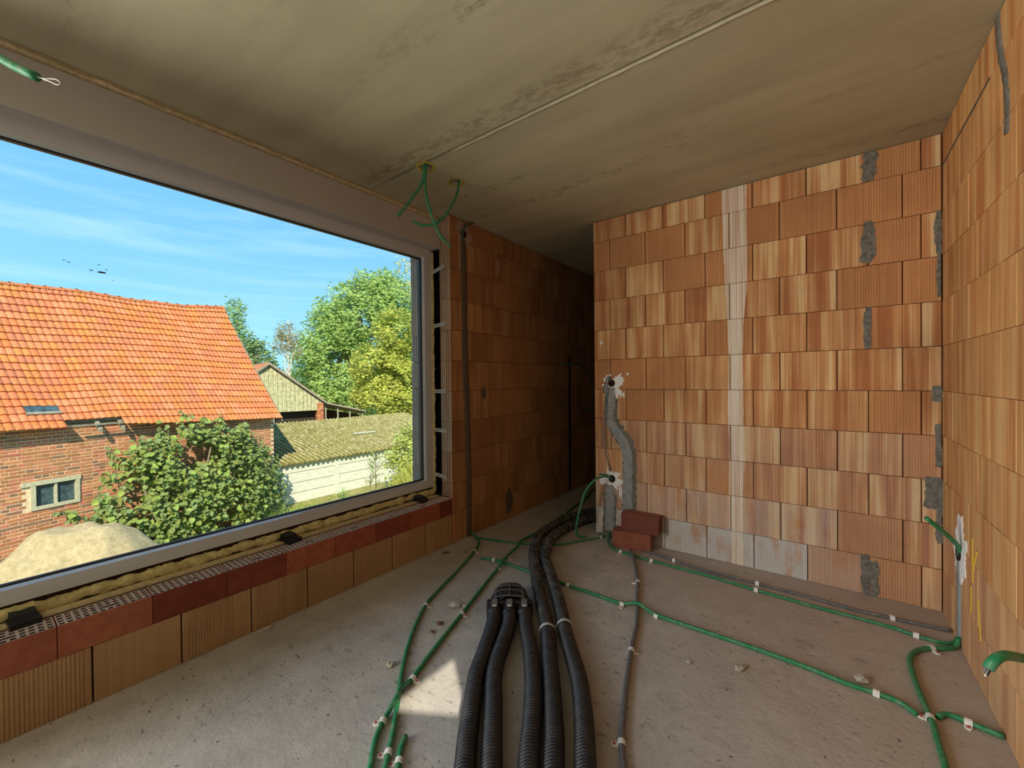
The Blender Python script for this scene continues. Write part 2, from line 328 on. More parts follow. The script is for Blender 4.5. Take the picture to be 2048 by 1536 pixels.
def tube_mesh(name, pts, r, mat, step=0.02, seg=10, radii=None, resample=True):
    path = catmull(pts, step) if resample else [Vector(p) for p in pts]
    n = len(path); vs = []; fs = []; al = []; s = 0; nrm = None
    for i, p in enumerate(path):
        tg = (path[min(i + 1, n - 1)] - path[max(i - 1, 0)]).normalized()
        if nrm is None:
            nrm = tg.cross(Vector((0, 0, 1)));  nrm = nrm if nrm.length > 1e-3 else tg.cross(Vector((1, 0, 0))); nrm.normalize()
        nrm = (nrm - tg * nrm.dot(tg)).normalized(); bn = tg.cross(nrm)
        if i: s += (p - path[i - 1]).length
        rr = radii(s, i, n) if radii else r
        for k in range(seg):
            a = 2 * PI * k / seg; vs.append(p + (nrm * math.cos(a) + bn * math.sin(a)) * rr); al.append(s)
    for i in range(n - 1):
        for k in range(seg):
            k2 = (k + 1) % seg; fs.append((i * seg + k, i * seg + k2, (i + 1) * seg + k2, (i + 1) * seg + k))
    fs.append(tuple(range(seg - 1, -1, -1))); fs.append(tuple((n - 1) * seg + k for k in range(seg)))
    me = mesh(name, [tuple(q) for q in vs], fs, mat, True)
    at = me.attributes.new('along', 'FLOAT', 'POINT'); at.data.foreach_set('value', al)
    return me
def tube(name, pts, r, mat, parent=None, **kw): return link(name, tube_mesh(name, pts, r, mat, **kw), parent)

# ------------------------------------------------------------------ room shell
XW, YB, XR, H = -2.429, 3.295, 0.514, 2.665
ROWS = [0.0] + [0.235 + 0.25 * k for k in range(10)] + [H - 0.004]
flo = MB(); flo.box((-2.80, -4.3, -0.25), (0.80, 6.7, 0.0)); floor = flo.build('floor', M['floor'])
tag(floor, 'bare grey concrete slab floor with dust and dark specks', 'floor', kind='structure')

def profile(w, variant, rng):
    """front-face outline of a clay block: list of (x, depth) left to right, depth 0 = proud face"""
    h = w / 2; pts = [(-h, 0.004), (-h + 0.004, 0.0)]
    def ribs(a, b, pitch=0.0125, d=0.0028):
        n = max(1, int(round((b - a) / pitch))); p = (b - a) / n
        for i in range(n):
            x = a + i * p; pts.extend([(x + p * 0.10, 0), (x + p * 0.22, d), (x + p * 0.40, d), (x + p * 0.52, 0)])
    if variant == 'ribbed':
        ribs(-h + 0.022, h - 0.014)
    elif variant == 'banded':
        a = -h + 0.02; sp = [(0.07, 1), (0.03, 0), (0.05, 1), (0.085, 0), (0.05, 1)]
        rng.shuffle(sp); tot = sum(q for q, _ in sp); sc = (w - 0.04) / tot
        for q, k in sp:
            if k: ribs(a + 0.004, a + q * sc - 0.004, 0.0150, 0.0016)
            a += q * sc
    elif variant == 'coarse':
        for i in range(4):
            x = -h + w * (0.13 + 0.21 * i); pts.extend([(x, 0), (x + 0.002, 0.012), (x + w * 0.07, 0.012), (x + w * 0.07 + 0.003, 0)])
    pts += [(h - 0.004, 0.0), (h, 0.004)]
    return pts
_cache = {}
def block_mesh(w, h, depth, variant, mat, vi=0):
    key = (round(w, 3), round(h, 3), round(depth, 3), variant, mat.name, vi)
    if key in _cache: return _cache[key]
    pr = profile(w, variant, random.Random(vi * 13 + 5)); n = len(pr); b = MB(); vs = []
    for z in (-h / 2, h / 2): vs += [(x, d, z) for x, d in pr]           # local: x along wall, y into wall, z up
    vs += [(-w / 2, depth, -h / 2), (w / 2, depth, -h / 2), (-w / 2, depth, h / 2), (w / 2, depth, h / 2)]
    fs = [(i, i + 1, n + i + 1, n + i) for i in range(n - 1)]
    a, c, d, e = 2 * n, 2 * n + 1, 2 * n + 2, 2 * n + 3
    fs += [tuple([a] + [c] + list(range(n - 1, -1, -1))), tuple([d] + list(range(n, 2 * n)) + [e]), (0, n, d, a), (n - 1, c, e, 2 * n - 1), (a, d, e, c)]
    _cache[key] = mesh('clay_block', vs, fs, mat); return _cache[key]
def lay(parent, origin, axis, rz, rows, joints, mat, depth=0.05, style=None, gapv=0.0045, gaph=0.0035, rng=None):
    """blocks along a wall. origin: world point of axis coordinate 0; axis: unit vector along the wall"""
    for k, (z0, z1) in enumerate(zip(rows, rows[1:])):
        js = joints(k)
        for a, b in zip(js, js[1:]):
            if b - a < 0.012: continue
            var, white, tintv, ribc = style(k, a, b)
            w = b - a - gapv; h = z1 - z0 - gaph; vi = rng.randrange(4)
            c = Vector(origin) + Vector(axis) * ((a + b) / 2); c.z = (z0 + z1) / 2
            o = link('clay_block', block_mesh(w, h, depth, var, mat, vi), parent)
            inward = Vector((-math.sin(rz), math.cos(rz), 0)); o.location = c + inward * rng.uniform(-0.0012, 0.0012); o.rotation_euler = (0, 0, rz)
            o.color = (ribc, tintv, white, 1.0)
rng = random.Random(11)
# back partition
wb = MB(); wb.box((-1.592, YB + 0.05, 0), (XR, YB + 0.115, H)); wall_back = wb.build('wall_back', M['joint'])
tag(wall_back, 'orange clay block partition wall with a pale washed vertical strip', 'wall', kind='structure')
def bj(k):
    odd = k % 2 == 1
    st = [-1.448 + 0.3 * i for i in range(7)] if odd else [-1.312 + 0.3025 * i for i in range(6)]
    end = [0.43, XR] if not odd else [XR]
    return [-1.596] + [q for q in st if q < 0.40] + end
RIBBED = {(9, 0): 1, (9, 1): 1, (9, 2): 1, (9, 4): 1, (9, 5): 1, (9, 6): 1, (9, 7): 1, (8, 2): 1, (8, 6): 1, (10, 6): 1, (7, 6): 1, (7, 7): 1, (5, 0): 1, (5, 1): 1, (5, 2): 1, (4, 1): 1, (4, 6): 1,
          (3, 7): 1, (2, 3): 1, (1, 1): 1, (1, 6): 1, (0, 1): 1, (0, 2): 1, (0, 3): 1, (0, 4): 1, (0, 5): 1, (0, 6): 1, (8, 3): 1, (10, 3): 1, (6, 3): 1}
def sb(k, a, b):
    i = bj(k).index(a); rib = (k, i) in RIBBED
    white = 0.0
    if k == 0: white = 1.0 if a < -0.25 else (0.35 if a < 0 else 0.12)
    elif k == 1: white = 0.38 if a < -0.2 else 0.12
    elif k <= 3: white = 0.12
    return ('ribbed' if rib else 'banded'), white, rng.uniform(0.3, 0.75), (1.0 if rib else rng.uniform(0, 0.18))
lay(wall_back, (0, YB, 0), (1, 0, 0), 0.0, ROWS, bj, M['block_back'], 0.05, sb, rng=rng)
# right wall: local x of a block runs along -Y so that y points into the wall (+X)
wr = MB()
wr.box((XR + 0.05, 1.40, 0), (0.80, 6.7, H)); wr2 = MB()
for a, b in (((XR, -0.06, 0), (0.60, 1.40, H)), ((XR, -0.46, 0), (0.60, -0.06, 1.57)), ((XR, -0.46, 1.90), (0.60, -0.06, H)), ((XR, -1.75, 0), (0.60, -0.46, H)),
             ((XR, -4.3, 0), (0.60, -1.75, H))): wr2.box(a, b)
wr2.add([(XR, -0.46, 1.56), (XR, -0.06, 1.56), (XR, -0.46, 1.84), (XR + 0.02, -0.46, 1.56), (XR + 0.02, -0.06, 1.56), (XR + 0.02, -0.46, 1.84)], [(0, 2, 1), (3, 4, 5), (1, 2, 5, 4), (0, 3, 5, 2)])   # wedge added to shape the sun patch thrown through the little opening
wall_right = wr.build('wall_right', M['block_right']); wall_right.color = (0.4, 0.5, 0, 1)
tag(wr2.build('wall_side', M['bounce_dark']), 'unseen side wall darkened to cut bounce, with a small opening for the sun patch', 'wall', kind='structure')
tag(wall_right, 'smooth orange clay block wall beside the camera', 'wall', kind='structure')
def rj(k):
    st = 2.32 if k % 2 else 2.46
    q = sorted({-(st + 0.3 * i) for i in range(-4, 4) if 1.40 < st + 0.3 * i < YB - 0.03})
    return [-YB] + q + [-1.40]
def sr(k, a, b): return 'plain', (0.12 if k < 2 else 0.0), rng.uniform(0.35, 0.8), rng.uniform(0.05, 0.35)
lay(wall_right, (XR, 0, 0), (0, -1, 0), -PI / 2, ROWS, rj, M['block_right'], 0.05, sr, gapv=0.0022, gaph=0.0022, rng=rng)
# left wall: window parapet, hall wall, jamb
wl = MB()
wl.box((-2.548, 2.42, 0), (XW - 0.05, 6.7, H)); wl.box((-2.80, 2.455, 0), (-2.548, 6.7, H)); wl.box((-2.80, -0.62, 0.366), (-2.672, 2.42, 0.435)); wl.box((-2.815, 2.35, 0.30), (-2.735, 2.455, H))
wl.box((-2.80, -4.3, 0), (XW - 0.05, 2.42, 0.235)); wl.box((-2.80, -0.62, 0.235), (XW - 0.05, -0.60, 0.37))
wl.box((-2.80, -1.0, 0.235), (XW - 0.05, -0.62, H)); wl.box((-2.80, -4.3, 0.235), (XW - 0.05, -3.9, H)); wl.box((-2.80, -3.9, 2.4), (XW - 0.05, -1.0, H)); wl.box((-2.80, -3.9, 0.235), (XW - 0.05, -1.0, 0.40)); wl.box((-2.80, -0.62, 0.236), (-2.552, 2.42, 0.366)); wl.box((-2.80, -0.62, 2.42), (-2.645, 2.45, H))  # includes the unseen opening added around the fill lamp
wall_left = wl.build('wall_left', M['joint'])
tag(wall_left, 'window wall of brown clay blocks running back into the dark hall', 'wall', kind='structure')
def hj(k):
    st = 2.50 if k % 2 else 2.65
    return [2.40] + [st + 0.3 * i for i in range(0, 14)] + [6.7]
def sh(k, a, b):
    rib = rng.random() < 0.45
    return ('ribbed' if rib and b - a > 0.1 else 'banded' if b - a > 0.2 else 'plain'), 0.0, rng.uniform(0.1, 0.8), (0.8 if rib else 0.25)
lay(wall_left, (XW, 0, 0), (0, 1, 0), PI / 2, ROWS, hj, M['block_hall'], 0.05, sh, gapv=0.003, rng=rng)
def pj(k): return [-4.3, -2.0, -0.877] + [-0.577 + 0.299 * i for i in range(0, 10)] + [2.398]
def sp_(k, a, b): return ('ribbed' if rng.random() < 0.4 else 'plain'), 0.0, rng.uniform(0.2, 0.75), 0.75
lay(wall_left, (XW, 0, 0), (0, 1, 0), PI / 2, [0.0, 0.237], pj, M['block_buff'], 0.05, sp_, gapv=0.006, rng=rng)
for k, (z0, z1) in enumerate(zip(ROWS, ROWS[1:])):                     # window jamb: block ends with coarse grooves
    if z1 < 0.3: continue
    z0 = max(z0, 0.372)
    o = link('clay_block', block_mesh(0.116, z1 - z0 - 0.003, 0.022, 'coarse', M['jamb'], k), wall_left, (-2.488, 2.398, (z0 + z1) / 2)); o.color = (0.3, rng.uniform(0.3, 0.8), 0.5 if k in (3, 4) else 0.15, 1)
for i in range(10):                                                    # outer leaf seen through the pane
    z0 = 0.40 + 0.215 * i
    o = link('clay_block', block_mesh(0.10, 0.211, 0.12, 'coarse', M['outer'], i), wall_left, (-2.775 + rng.uniform(-0.008, 0.008), 2.325, z0 + 0.107)); o.color = (0.8, rng.uniform(0.3, 1.0), 0.35, 1)
b = MB(); b.box((-2.80, 2.449, 0.37), (-2.5485, 2.454, 2.42)); b.build('gap_shade_strip', M['gap_shade'], wall_left)  # black strip standing in for the shaded gap between frame and jamb
# rear wall, hall end, partition side of the dark room
b = MB(); b.box((-2.80, -4.5, 0), (0.80, -4.3, H)); o = b.build('wall_rear', M['bounce_dark']); tag(o, 'unseen rear wall behind the camera darkened to cut bounce', 'wall', kind='structure')
b = MB(); b.box((-2.80, 6.7, 0), (0.80, 6.9, H)); o = b.build('wall_end', M['block_hall']); o.color = (0.5, 0.4, 0, 1); tag(o, 'unlit end wall of the dark hall', 'wall', kind='structure')

# perforated red bricks along the sill
def perforated(L_, W_, Hh, name='brick_shell'):
    """brick body with an egg-crate top: returns (body, top plate, hollows) local verts; x length, y width"""
    nx, ny = 12, 4; cw = L_ / nx; ch = W_ / ny
    top = MB(); holes = MB(); body = MB(); t = 0.045
    body.box((-L_ / 2, -W_ / 2, 0), (L_ / 2, W_ / 2, Hh - t)); e_ = 0.0015
    for a_, c_ in (((-L_ / 2 - e_, -W_ / 2 - e_, 0), (L_ / 2 + e_, -W_ / 2, Hh - 0.001)), ((-L_ / 2 - e_, W_ / 2, 0), (L_ / 2 + e_, W_ / 2 + e_, Hh - 0.001)), ((-L_ / 2 - e_, -W_ / 2, 0), (-L_ / 2, W_ / 2, Hh - 0.001)), ((L_ / 2, -W_ / 2, 0), (L_ / 2 + e_, W_ / 2, Hh - 0.001))): body.box(a_, c_)
    slot = {(i, j) for i in (5, 6, 7) for j in (1, 2, 3)}
    xs = sorted({-L_ / 2} | {L_ / 2} | {round(-L_ / 2 + (i + q) * cw, 5) for i in range(nx) for q in (0.17, 0.83)})
    ys = sorted({-W_ / 2} | {W_ / 2} | {round(-W_ / 2 + (j + q) * ch, 5) for j in range(ny) for q in (0.14, 0.86)})
    for a, (x0, x1) in enumerate(zip(xs, xs[1:])):
        for c, (y0, y1) in enumerate(zip(ys, ys[1:])):
            i, j = (a - 1) // 2, (c - 1) // 2
            cell = a % 2 == 1 and c % 2 == 1 and j < ny and i < nx
            ins = any((ii, jj) in slot for ii in {a // 2 - 1 + (a % 2), (a - 1) // 2} for jj in {(c - 1) // 2}) and a >= 9 and a <= 15 and c == 3
            if cell or ins: continue
            top.box((x0, y0, Hh - 0.004), (x1, y1, Hh)); holes.box((x0, y0, Hh - t + 0.001), (x1, y1, Hh - 0.0042))
    holes.add([(-L_ / 2 + 0.002, -W_ / 2 + 0.002, Hh - t + 0.0006), (L_ / 2 - 0.002, -W_ / 2 + 0.002, Hh - t + 0.0006), (L_ / 2 - 0.002, W_ / 2 - 0.002, Hh - t + 0.0006), (-L_ / 2 + 0.002, W_ / 2 - 0.002, Hh - t + 0.0006)], [(0, 1, 2, 3)])
    return body, top, holes
pb, pt_, ph = perforated(0.286, 0.118, 0.129)
me_b = mesh('brick_body', pb.v, pb.f, M['redbrick']); me_t = mesh('brick_top', pt_.v, pt_.f, M['brick_top']); me_h = mesh('brick_hollow', ph.v, ph.f, M['hole'])
tints = [(0.95, 0.95, 0.95, 1), (0.78, 0.72, 0.7, 1), (0.98, 1.0, 0.98, 1), (1.08, 1.2, 1.15, 1), (0.62, 0.55, 0.55, 1), (0.55, 0.45, 0.45, 1), (1.0, 1.2, 1.1, 1), (0.9, 1, 1, 1), (0.9, 0.9, 0.9, 1), (0.9, 0.9, 0.9, 1), (1, 1, 1, 1)]
for i in range(10):
    y1 = 2.262 - 0.2915 * (i - 0)
    o = link('red_brick', me_b, wall_left, (-2.488, y1 - 0.1455, 0.238), (0, 0, PI / 2 + rng.uniform(-0.006, 0.006))); o.color = tints[i]
    q = link('brick_top', me_t, o); link('brick_hollow', me_h, q)
hb, ht, hh = perforated(0.132, 0.118, 0.129); o = link('red_brick', mesh('cut_brick', hb.v, hb.f, M['redbrick']), wall_left, (-2.488, 2.330, 0.238), (0, 0, PI / 2)); o.color = (0.55, 0.45, 0.45, 1)
link('brick_top', mesh('cut_brick_top', ht.v, ht.f, M['brick_top']), o); link('brick_hollow', mesh('cut_brick_hollow', hh.v, hh.f, M['hole']), o)

# ceiling: slab with separate panels, holes cut through for the conduits
b = MB(); b.box((-2.80, -4.3, H + 0.045), (0.80, 6.7, H + 0.25)); ceiling = b.build('ceiling', M['ceiling'])
tag(ceiling, 'beige raw concrete slab ceiling with a long straight joint', 'ceiling', kind='structure')
def panel(y0, y1, notches_lo=(), notches_hi=(), holes=()):
    bm = bmesh.new(); lo = []; hi = []
    lo.append((-2.80, y0))
    for cx, cyy, r in notches_lo:
        for a in range(0, 13): 
            t = PI - PI * a / 12; x = cx + r * math.cos(t); y = max(y0, cyy + r * math.sin(t)); lo.append((x, y))
    lo.append((0.80, y0)); hi.append((0.80, y1))
    for cx, cyy, r in notches_hi:
        for a in range(0, 13):
            t = -PI * a / 12; x = cx + r * math.cos(t); y = min(y1, cyy + r * math.sin(t)); hi.append((x, y))
    hi.append((-2.80, y1)); loops = [lo + hi]
    for cx, cyy, r in holes: loops.append([(cx + r * math.cos(2 * PI * a / 24), cyy + r * math.sin(2 * PI * a / 24)) for a in range(24)])
    ed = []
    for lp in loops:
        vs = [bm.verts.new((x, y, 0)) for x, y in lp]
        for a, c in zip(vs, vs[1:] + vs[:1]): ed.append(bm.edges.new((a, c)))
    bmesh.ops.triangle_fill(bm, edges=ed, use_beauty=True)
    r = bmesh.ops.extrude_face_region(bm, geom=bm.faces[:])
    bmesh.ops.translate(bm, verts=[g for g in r['geom'] if isinstance(g, bmesh.types.BMVert)], vec=(0, 0, 0.044))
    bmesh.ops.recalc_face_normals(bm, faces=bm.faces[:])
    me = bpy.data.meshes.new('ceiling_panel'); bm.to_mesh(me); bm.free(); me.materials.append(M['ceiling'])
    return link('ceiling_panel', me, ceiling, (0, 0, H))
HO1, HO2 = (-2.005, 1.785, 0.044), (-2.004, 2.045, 0.042)
panel(-4.3, -0.85); panel(-0.842, 1.740, (), ((HO1[0], HO1[1], HO1[2]),)) ; panel(1.756, 4.216, (), (), (HO1, HO2)); panel(4.224, 6.7)
b = MB(); b.box((-2.80, 1.741, H + 0.002), (-2.30, 1.757, H + 0.03)); b.build('joint_filler', M['ceiling'], ceiling)
rg = random.Random(3); b = MB(); n = 90                                # squeezed-out grout lip along the joint
vs = []
for i in range(n + 1):
    x = -1.75 + 2.26 * i / n; w_ = 0.007 + 0.005 * noise.noise((x * 9, 0, 0)); h_ = 0.006 + 0.004 * noise.noise((x * 13, 5, 0))
    vs += [(x, 1.757, H), (x, 1.758 + w_ * 0.4, H - h_), (x, 1.758 + w_, H - h_ * 0.6), (x, 1.760 + w_ * 1.3, H)]
b.add(vs, [(4 * i + j, 4 * i + j + 1, 4 * i + j + 5, 4 * i + j + 4) for i in range(n) for j in range(3)]); b.build('grout_lip', M['ceiling'], ceiling, True)
def ring(name, c, r0, r1, mat, parent, thick=0.0015):
    vs = []; fs = []; n = 28
    for i in range(n):
        a = 2 * PI * i / n; q = r1 * (1 + 0.22 * noise.noise((c[0] * 9 + math.cos(a) * 3, math.sin(a) * 3, 2)))
        for r, z in ((r0, H), (r0, H - thick), (q, H - thick), (q, H)): vs.append((c[0] + r * math.cos(a), c[1] + r * math.sin(a), z))
    for i in range(n):
        j = (i + 1) % n
        for a_ in range(3): fs.append((4 * i + a_, 4 * i + a_ + 1, 4 * j + a_ + 1, 4 * j + a_))
    return link(name, mesh(name, vs, fs, mat), parent)
M['yellow_thin'] = plain('faded yellow spray ring', (0.50, 0.36, 0.06), 0.9, 0.1, 0.3, 60)
ring('spray_ring', HO1, 0.045, 0.063, M['yellow_thin'], ceiling); ring('spray_ring', HO2, 0.043, 0.057, M['yellow_thin'], ceiling)

# ------------------------------------------------------------------ window
win = empty('window_1', (-2.63, 0.9, 0.43)); tag(win, 'very wide white plastic picture window with roller shutter box', 'window', kind='structure')
XF = -2.63; WY0, WY1, WZ0, WZ1 = -0.55, 2.383, 0.436, 2.402
def wpart(name, mb, mat, parent=win, smooth=False):
    o = mb.build(name, mat, None, smooth); o.parent = parent; o.matrix_parent_inverse = Matrix.Translation(parent.location).inverted() if parent is win else Matrix.Identity(4)
    return o
FW = 0.066
def rail(z0, z1): b = MB(); b.box((-2.715, WY0, z0), (XF, WY1, z1)); return b
wpart('frame_rail', rail(WZ0, WZ0 + 0.062), M['pvc']); wpart('frame_rail', rail(WZ1 - 0.068, WZ1), M['pvc'])
def stile(y0, y1): b = MB(); b.box((-2.715, y0, WZ0 + 0.0622), (XF, y1, WZ1 - 0.0682)); return b
wpart('frame_stile', stile(WY1 - 0.075, WY1), M['pvc']); wpart('frame_stile', stile(WY0, WY0 + 0.075), M['pvc'])
# bevelled glazing beads and seals, as four mitred lengths each
IY0, IY1, IZ0, IZ1 = WY0 + 0.075, WY1 - 0.075, WZ0 + 0.062, WZ1 - 0.068
def loopbar(i0, i1, x0, x1, mat, name):
    o_ = [(IY0 + i0, IZ0 + i0), (IY1 - i0, IZ0 + i0), (IY1 - i0, IZ1 - i0), (IY0 + i0, IZ1 - i0)]; n_ = [(IY0 + i1, IZ0 + i1), (IY1 - i1, IZ0 + i1), (IY1 - i1, IZ1 - i1), (IY0 + i1, IZ1 - i1)]
    for i in range(4):
        j = (i + 1) % 4; b = MB()
        b.add([(x0, *o_[i]), (x0, *o_[j]), (x1, *n_[j]), (x1, *n_[i]), (x0 - 0.05, *o_[i]), (x0 - 0.05, *o_[j]), (x1 - 0.02, *n_[j]), (x1 - 0.02, *n_[i])],
              [(0, 1, 2, 3), (7, 6, 5, 4), (0, 4, 5, 1), (1, 5, 6, 2), (2, 6, 7, 3), (3, 7, 4, 0)]); wpart(name, b, mat)
loopbar(0.0, 0.007, XF - 0.001, XF - 0.026, M['bead'], 'glazing_bead'); loopbar(0.007, 0.014, XF - 0.0262, XF - 0.031, M['rubber'], 'glazing_seal')
b = MB(); b.box((XF - 0.040, IY0 - 0.0, IZ0 - 0.0), (XF - 0.034, IY1 + 0.0, IZ1 + 0.0)); pane = wpart('glass_pane', b, M['glass'])
for (y, z, s) in ((0.405, 1.835, 0.016), (0.37, 1.838, 0.007), (0.42, 1.85, 0.005), (0.395, 1.868, 0.005), (0.30, 1.86, 0.007), (0.285, 1.866, 0.005), (0.44, 1.805, 0.004)):  # small dark flecks on the inner face of the pane
    vs = [(XF - 0.0335, y + s * math.cos(a) * (0.7 + 0.5 * rg.random()), z + 0.3 * s * math.sin(a) * (0.6 + 0.6 * rg.random())) for a in [2 * PI * i / 9 for i in range(9)]]
    b = MB(); b.add(vs + [(XF - 0.0325, q[1], q[2]) for q in vs], [tuple(range(8, -1, -1)), tuple(range(9, 18))] + [(i, (i + 1) % 9, (i + 1) % 9 + 9, i + 9) for i in range(9)]); wpart('dark_fleck', b, M['black'])
b = MB(); b.add([(-2.53, WY0, 2.402), (-2.53, 2.397, 2.402), (-2.53, 2.397, 2.622), (-2.53, WY0, 2.622), (-2.645, WY0, 2.402), (-2.645, 2.397, 2.402), (-2.645, 2.397, 2.622), (-2.645, WY0, 2.622)],
                [(0, 1, 2, 3), (4, 7, 6, 5), (0, 4, 5, 1), (3, 2, 6, 7), (0, 3, 7, 4), (1, 5, 6, 2)])
sb_ = wpart('shutter_box', b, M['box']); bv = sb_.modifiers.new('bevel', 'BEVEL'); bv.width = 0.004; bv.segments = 2
b = MB(); n = 140; vs = []
for i in range(n + 1):                                                 # rough insulation strip between shutter box and slab
    y = WY0 + (2.395 - WY0) * i / n; j = 0.006 * noise.noise((y * 11, 1, 3)); vs += [(-2.545 + j * 0.6, y, 2.623), (-2.535 + j, y, 2.645 + j), (-2.543 + j, y, H - 0.001), (-2.63, y, H - 0.001), (-2.63, y, 2.623)]
b.add(vs, [(5 * i + j, 5 * (i + 1) + j, 5 * (i + 1) + (j + 1) % 5, 5 * i + (j + 1) % 5) for i in range(n) for j in range(5)]); wpart('insulation_strip', b, M['fibre'])
def foam_bead(name, pts, r, seedv, flat=1.0):
    path = catmull(pts, 0.012); vs = []; fs = []; seg = 9; n = len(path)
    for i, p in enumerate(path):
        tg = (path[min(i + 1, n - 1)] - path[max(i - 1, 0)]).normalized(); a1 = Vector((1, 0, 0)); a2 = tg.cross(a1).normalized()
        for k in range(seg):
            a = 2 * PI * k / seg; d = a1 * math.cos(a) + a2 * math.sin(a) * flat
            q = r * (0.80 + 0.55 * noise.noise((p + d * 0.03) * 16 + Vector((seedv, 0, 0))) + 0.3 * noise.noise((p + d * 0.02) * 60)); vs.append(p + d * q)
    for i in range(n - 1):
        for k in range(seg): fs.append((i * seg + k, i * seg + (k + 1) % seg, (i + 1) * seg + (k + 1) % seg, (i + 1) * seg + k))
    fs += [tuple(range(seg)), tuple((n - 1) * seg + k for k in range(seg - 1, -1, -1))]
    b = MB(); b.add(vs, fs); return wpart(name, b, M['foam'], win, True)
foam_bead('foam_bead', [(-2.624, -0.5, 0.400), (-2.622, 0.5, 0.398), (-2.624, 1.4, 0.398), (-2.622, 2.1, 0.400), (-2.620, 2.37, 0.402)], 0.031, 3)
b = MB(); b.box((-2.602, -0.55, 0.370), (-2.553, 2.37, 0.379)); wpart('sill_strip', b, M['fibre'])
foam_bead('foam_bead', [(-2.628, 2.393, 0.40), (-2.628, 2.394, 1.0), (-2.628, 2.394, 1.7), (-2.628, 2.394, 2.39)], 0.017, 9)
# perforated anchor straps across the gap onto the jamb
def strap_mesh():
    bm = bmesh.new(); L_, w_ = 0.135, 0.030; loops = [[(0, -w_ / 2), (L_, -w_ / 2), (L_, w_ / 2), (0, w_ / 2)]]
    for x, hw in ((0.018, 0.005), (0.036, 0.005), (0.052, 0.005), (0.068, 0.006), (0.096, 0.007), (0.112, 0.0045), (0.124, 0.003)):
        loops.append([(x + hw * math.cos(2 * PI * i / 8), 0.0055 * math.sin(2 * PI * i / 8)) for i in range(8)])
    ed = []
    for lp in loops:
        vs = [bm.verts.new((x, 0, y)) for x, y in lp]; ed += [bm.edges.new((a, c)) for a, c in zip(vs, vs[1:] + vs[:1])]
    bmesh.ops.triangle_fill(bm, edges=ed, use_beauty=True); r = bmesh.ops.extrude_face_region(bm, geom=bm.faces[:])
    bmesh.ops.translate(bm, verts=[g for g in r['geom'] if isinstance(g, bmesh.types.BMVert)], vec=(0, -0.002, 0)); bmesh.ops.recalc_face_normals(bm, faces=bm.faces[:])
    me = bpy.data.meshes.new('anchor_strap'); bm.to_mesh(me); bm.free(); me.materials.append(M['steel']); return me
sm_ = strap_mesh()
for z, t in ((2.225, -0.22), (1.775, -0.08), (1.235, 0.0), (0.915, 0.02), (0.545, 0.12)):
    o = link('anchor_strap', sm_, None, (-2.612, 2.390, z), (0, t, 0)); o.parent = win; o.matrix_parent_inverse = Matrix.Translation(win.location).inverted()

# black packers under the frame
for (y, lab, rz) in ((0.145, 'black plastic packer under the window frame, nearest the camera', 0.1), (1.185, 'black plastic packer on the sill bricks, middle one under the frame', 0.25), (2.19, 'black plastic packer on the sill bricks beside the window jamb', 0.4)):
    t = empty('window_packer', (-2.56, y, 0.368), rz); tag(t, lab, 'packer')
    b = MB(); b.box((-0.05, -0.042, 0.0), (0.04, 0.042, 0.022)); o = b.build('base_plate', M['black'], t)
    b = MB(); b.add([(-0.05, -0.034, 0.022), (0.03, -0.034, 0.022), (0.03, 0.034, 0.022), (-0.05, 0.034, 0.022), (-0.05, -0.034, 0.05), (0.0, -0.034, 0.040), (0.0, 0.034, 0.040), (-0.05, 0.034, 0.05)],
                    [(3, 2, 1, 0), (4, 5, 6, 7), (0, 1, 5, 4), (1, 2, 6, 5), (2, 3, 7, 6), (3, 0, 4, 7)]); b.build('wedge', M['black'], t)

# ------------------------------------------------------------------ wall patches (parts of their walls)
def blob_on(parent, name, center, rx, rz, plane, mat, seedv, spikes=0.45, thick=0.004, n=44, square=False):
    """irregular trowelled patch on a wall; plane 'y' faces -Y, 'xr' faces -X, 'xl' faces +X"""
    pr = []
    for i in range(n):
        a = 2 * PI * i / n; q = 1 + spikes * noise.noise((math.cos(a) * 2.3 + seedv, math.sin(a) * 2.3, seedv)) + spikes * 0.7 * noise.noise((math.cos(a) * 8, math.sin(a) * 8 + seedv, 1))
        sq = (abs(math.cos(a)) ** 6 + abs(math.sin(a)) ** 6) ** (-1 / 6) if square else 1.0
        pr.append((rx * (q if not square else 1 + (q - 1) * 1.0) * math.cos(a) * sq, rz * (q if not square else 1 + (q - 1) * 0.12) * math.sin(a) * sq))
    def P(u, v, d):
        x, y, z = center
        return (x + u, y - d, z + v) if plane == 'y' else (x - d, y - u, z + v) if plane == 'xr' else (x + d, y + u, z + v)
    vs = [P(u, v, -0.002) for u, v in pr] + [P(u, v, thick * 0.7) for u, v in pr] + [P(u * 0.6, v * 0.6, thick) for u, v in pr] + [P(0, 0, thick)]
    fs = []
    for i in range(n):
        j = (i + 1) % n; fs += [(i, j, n + j, n + i), (n + i, n + j, 2 * n + j, 2 * n + i), (2 * n + i, 2 * n + j, 3 * n)]
    return link(name, mesh(name, vs, fs, mat), parent)
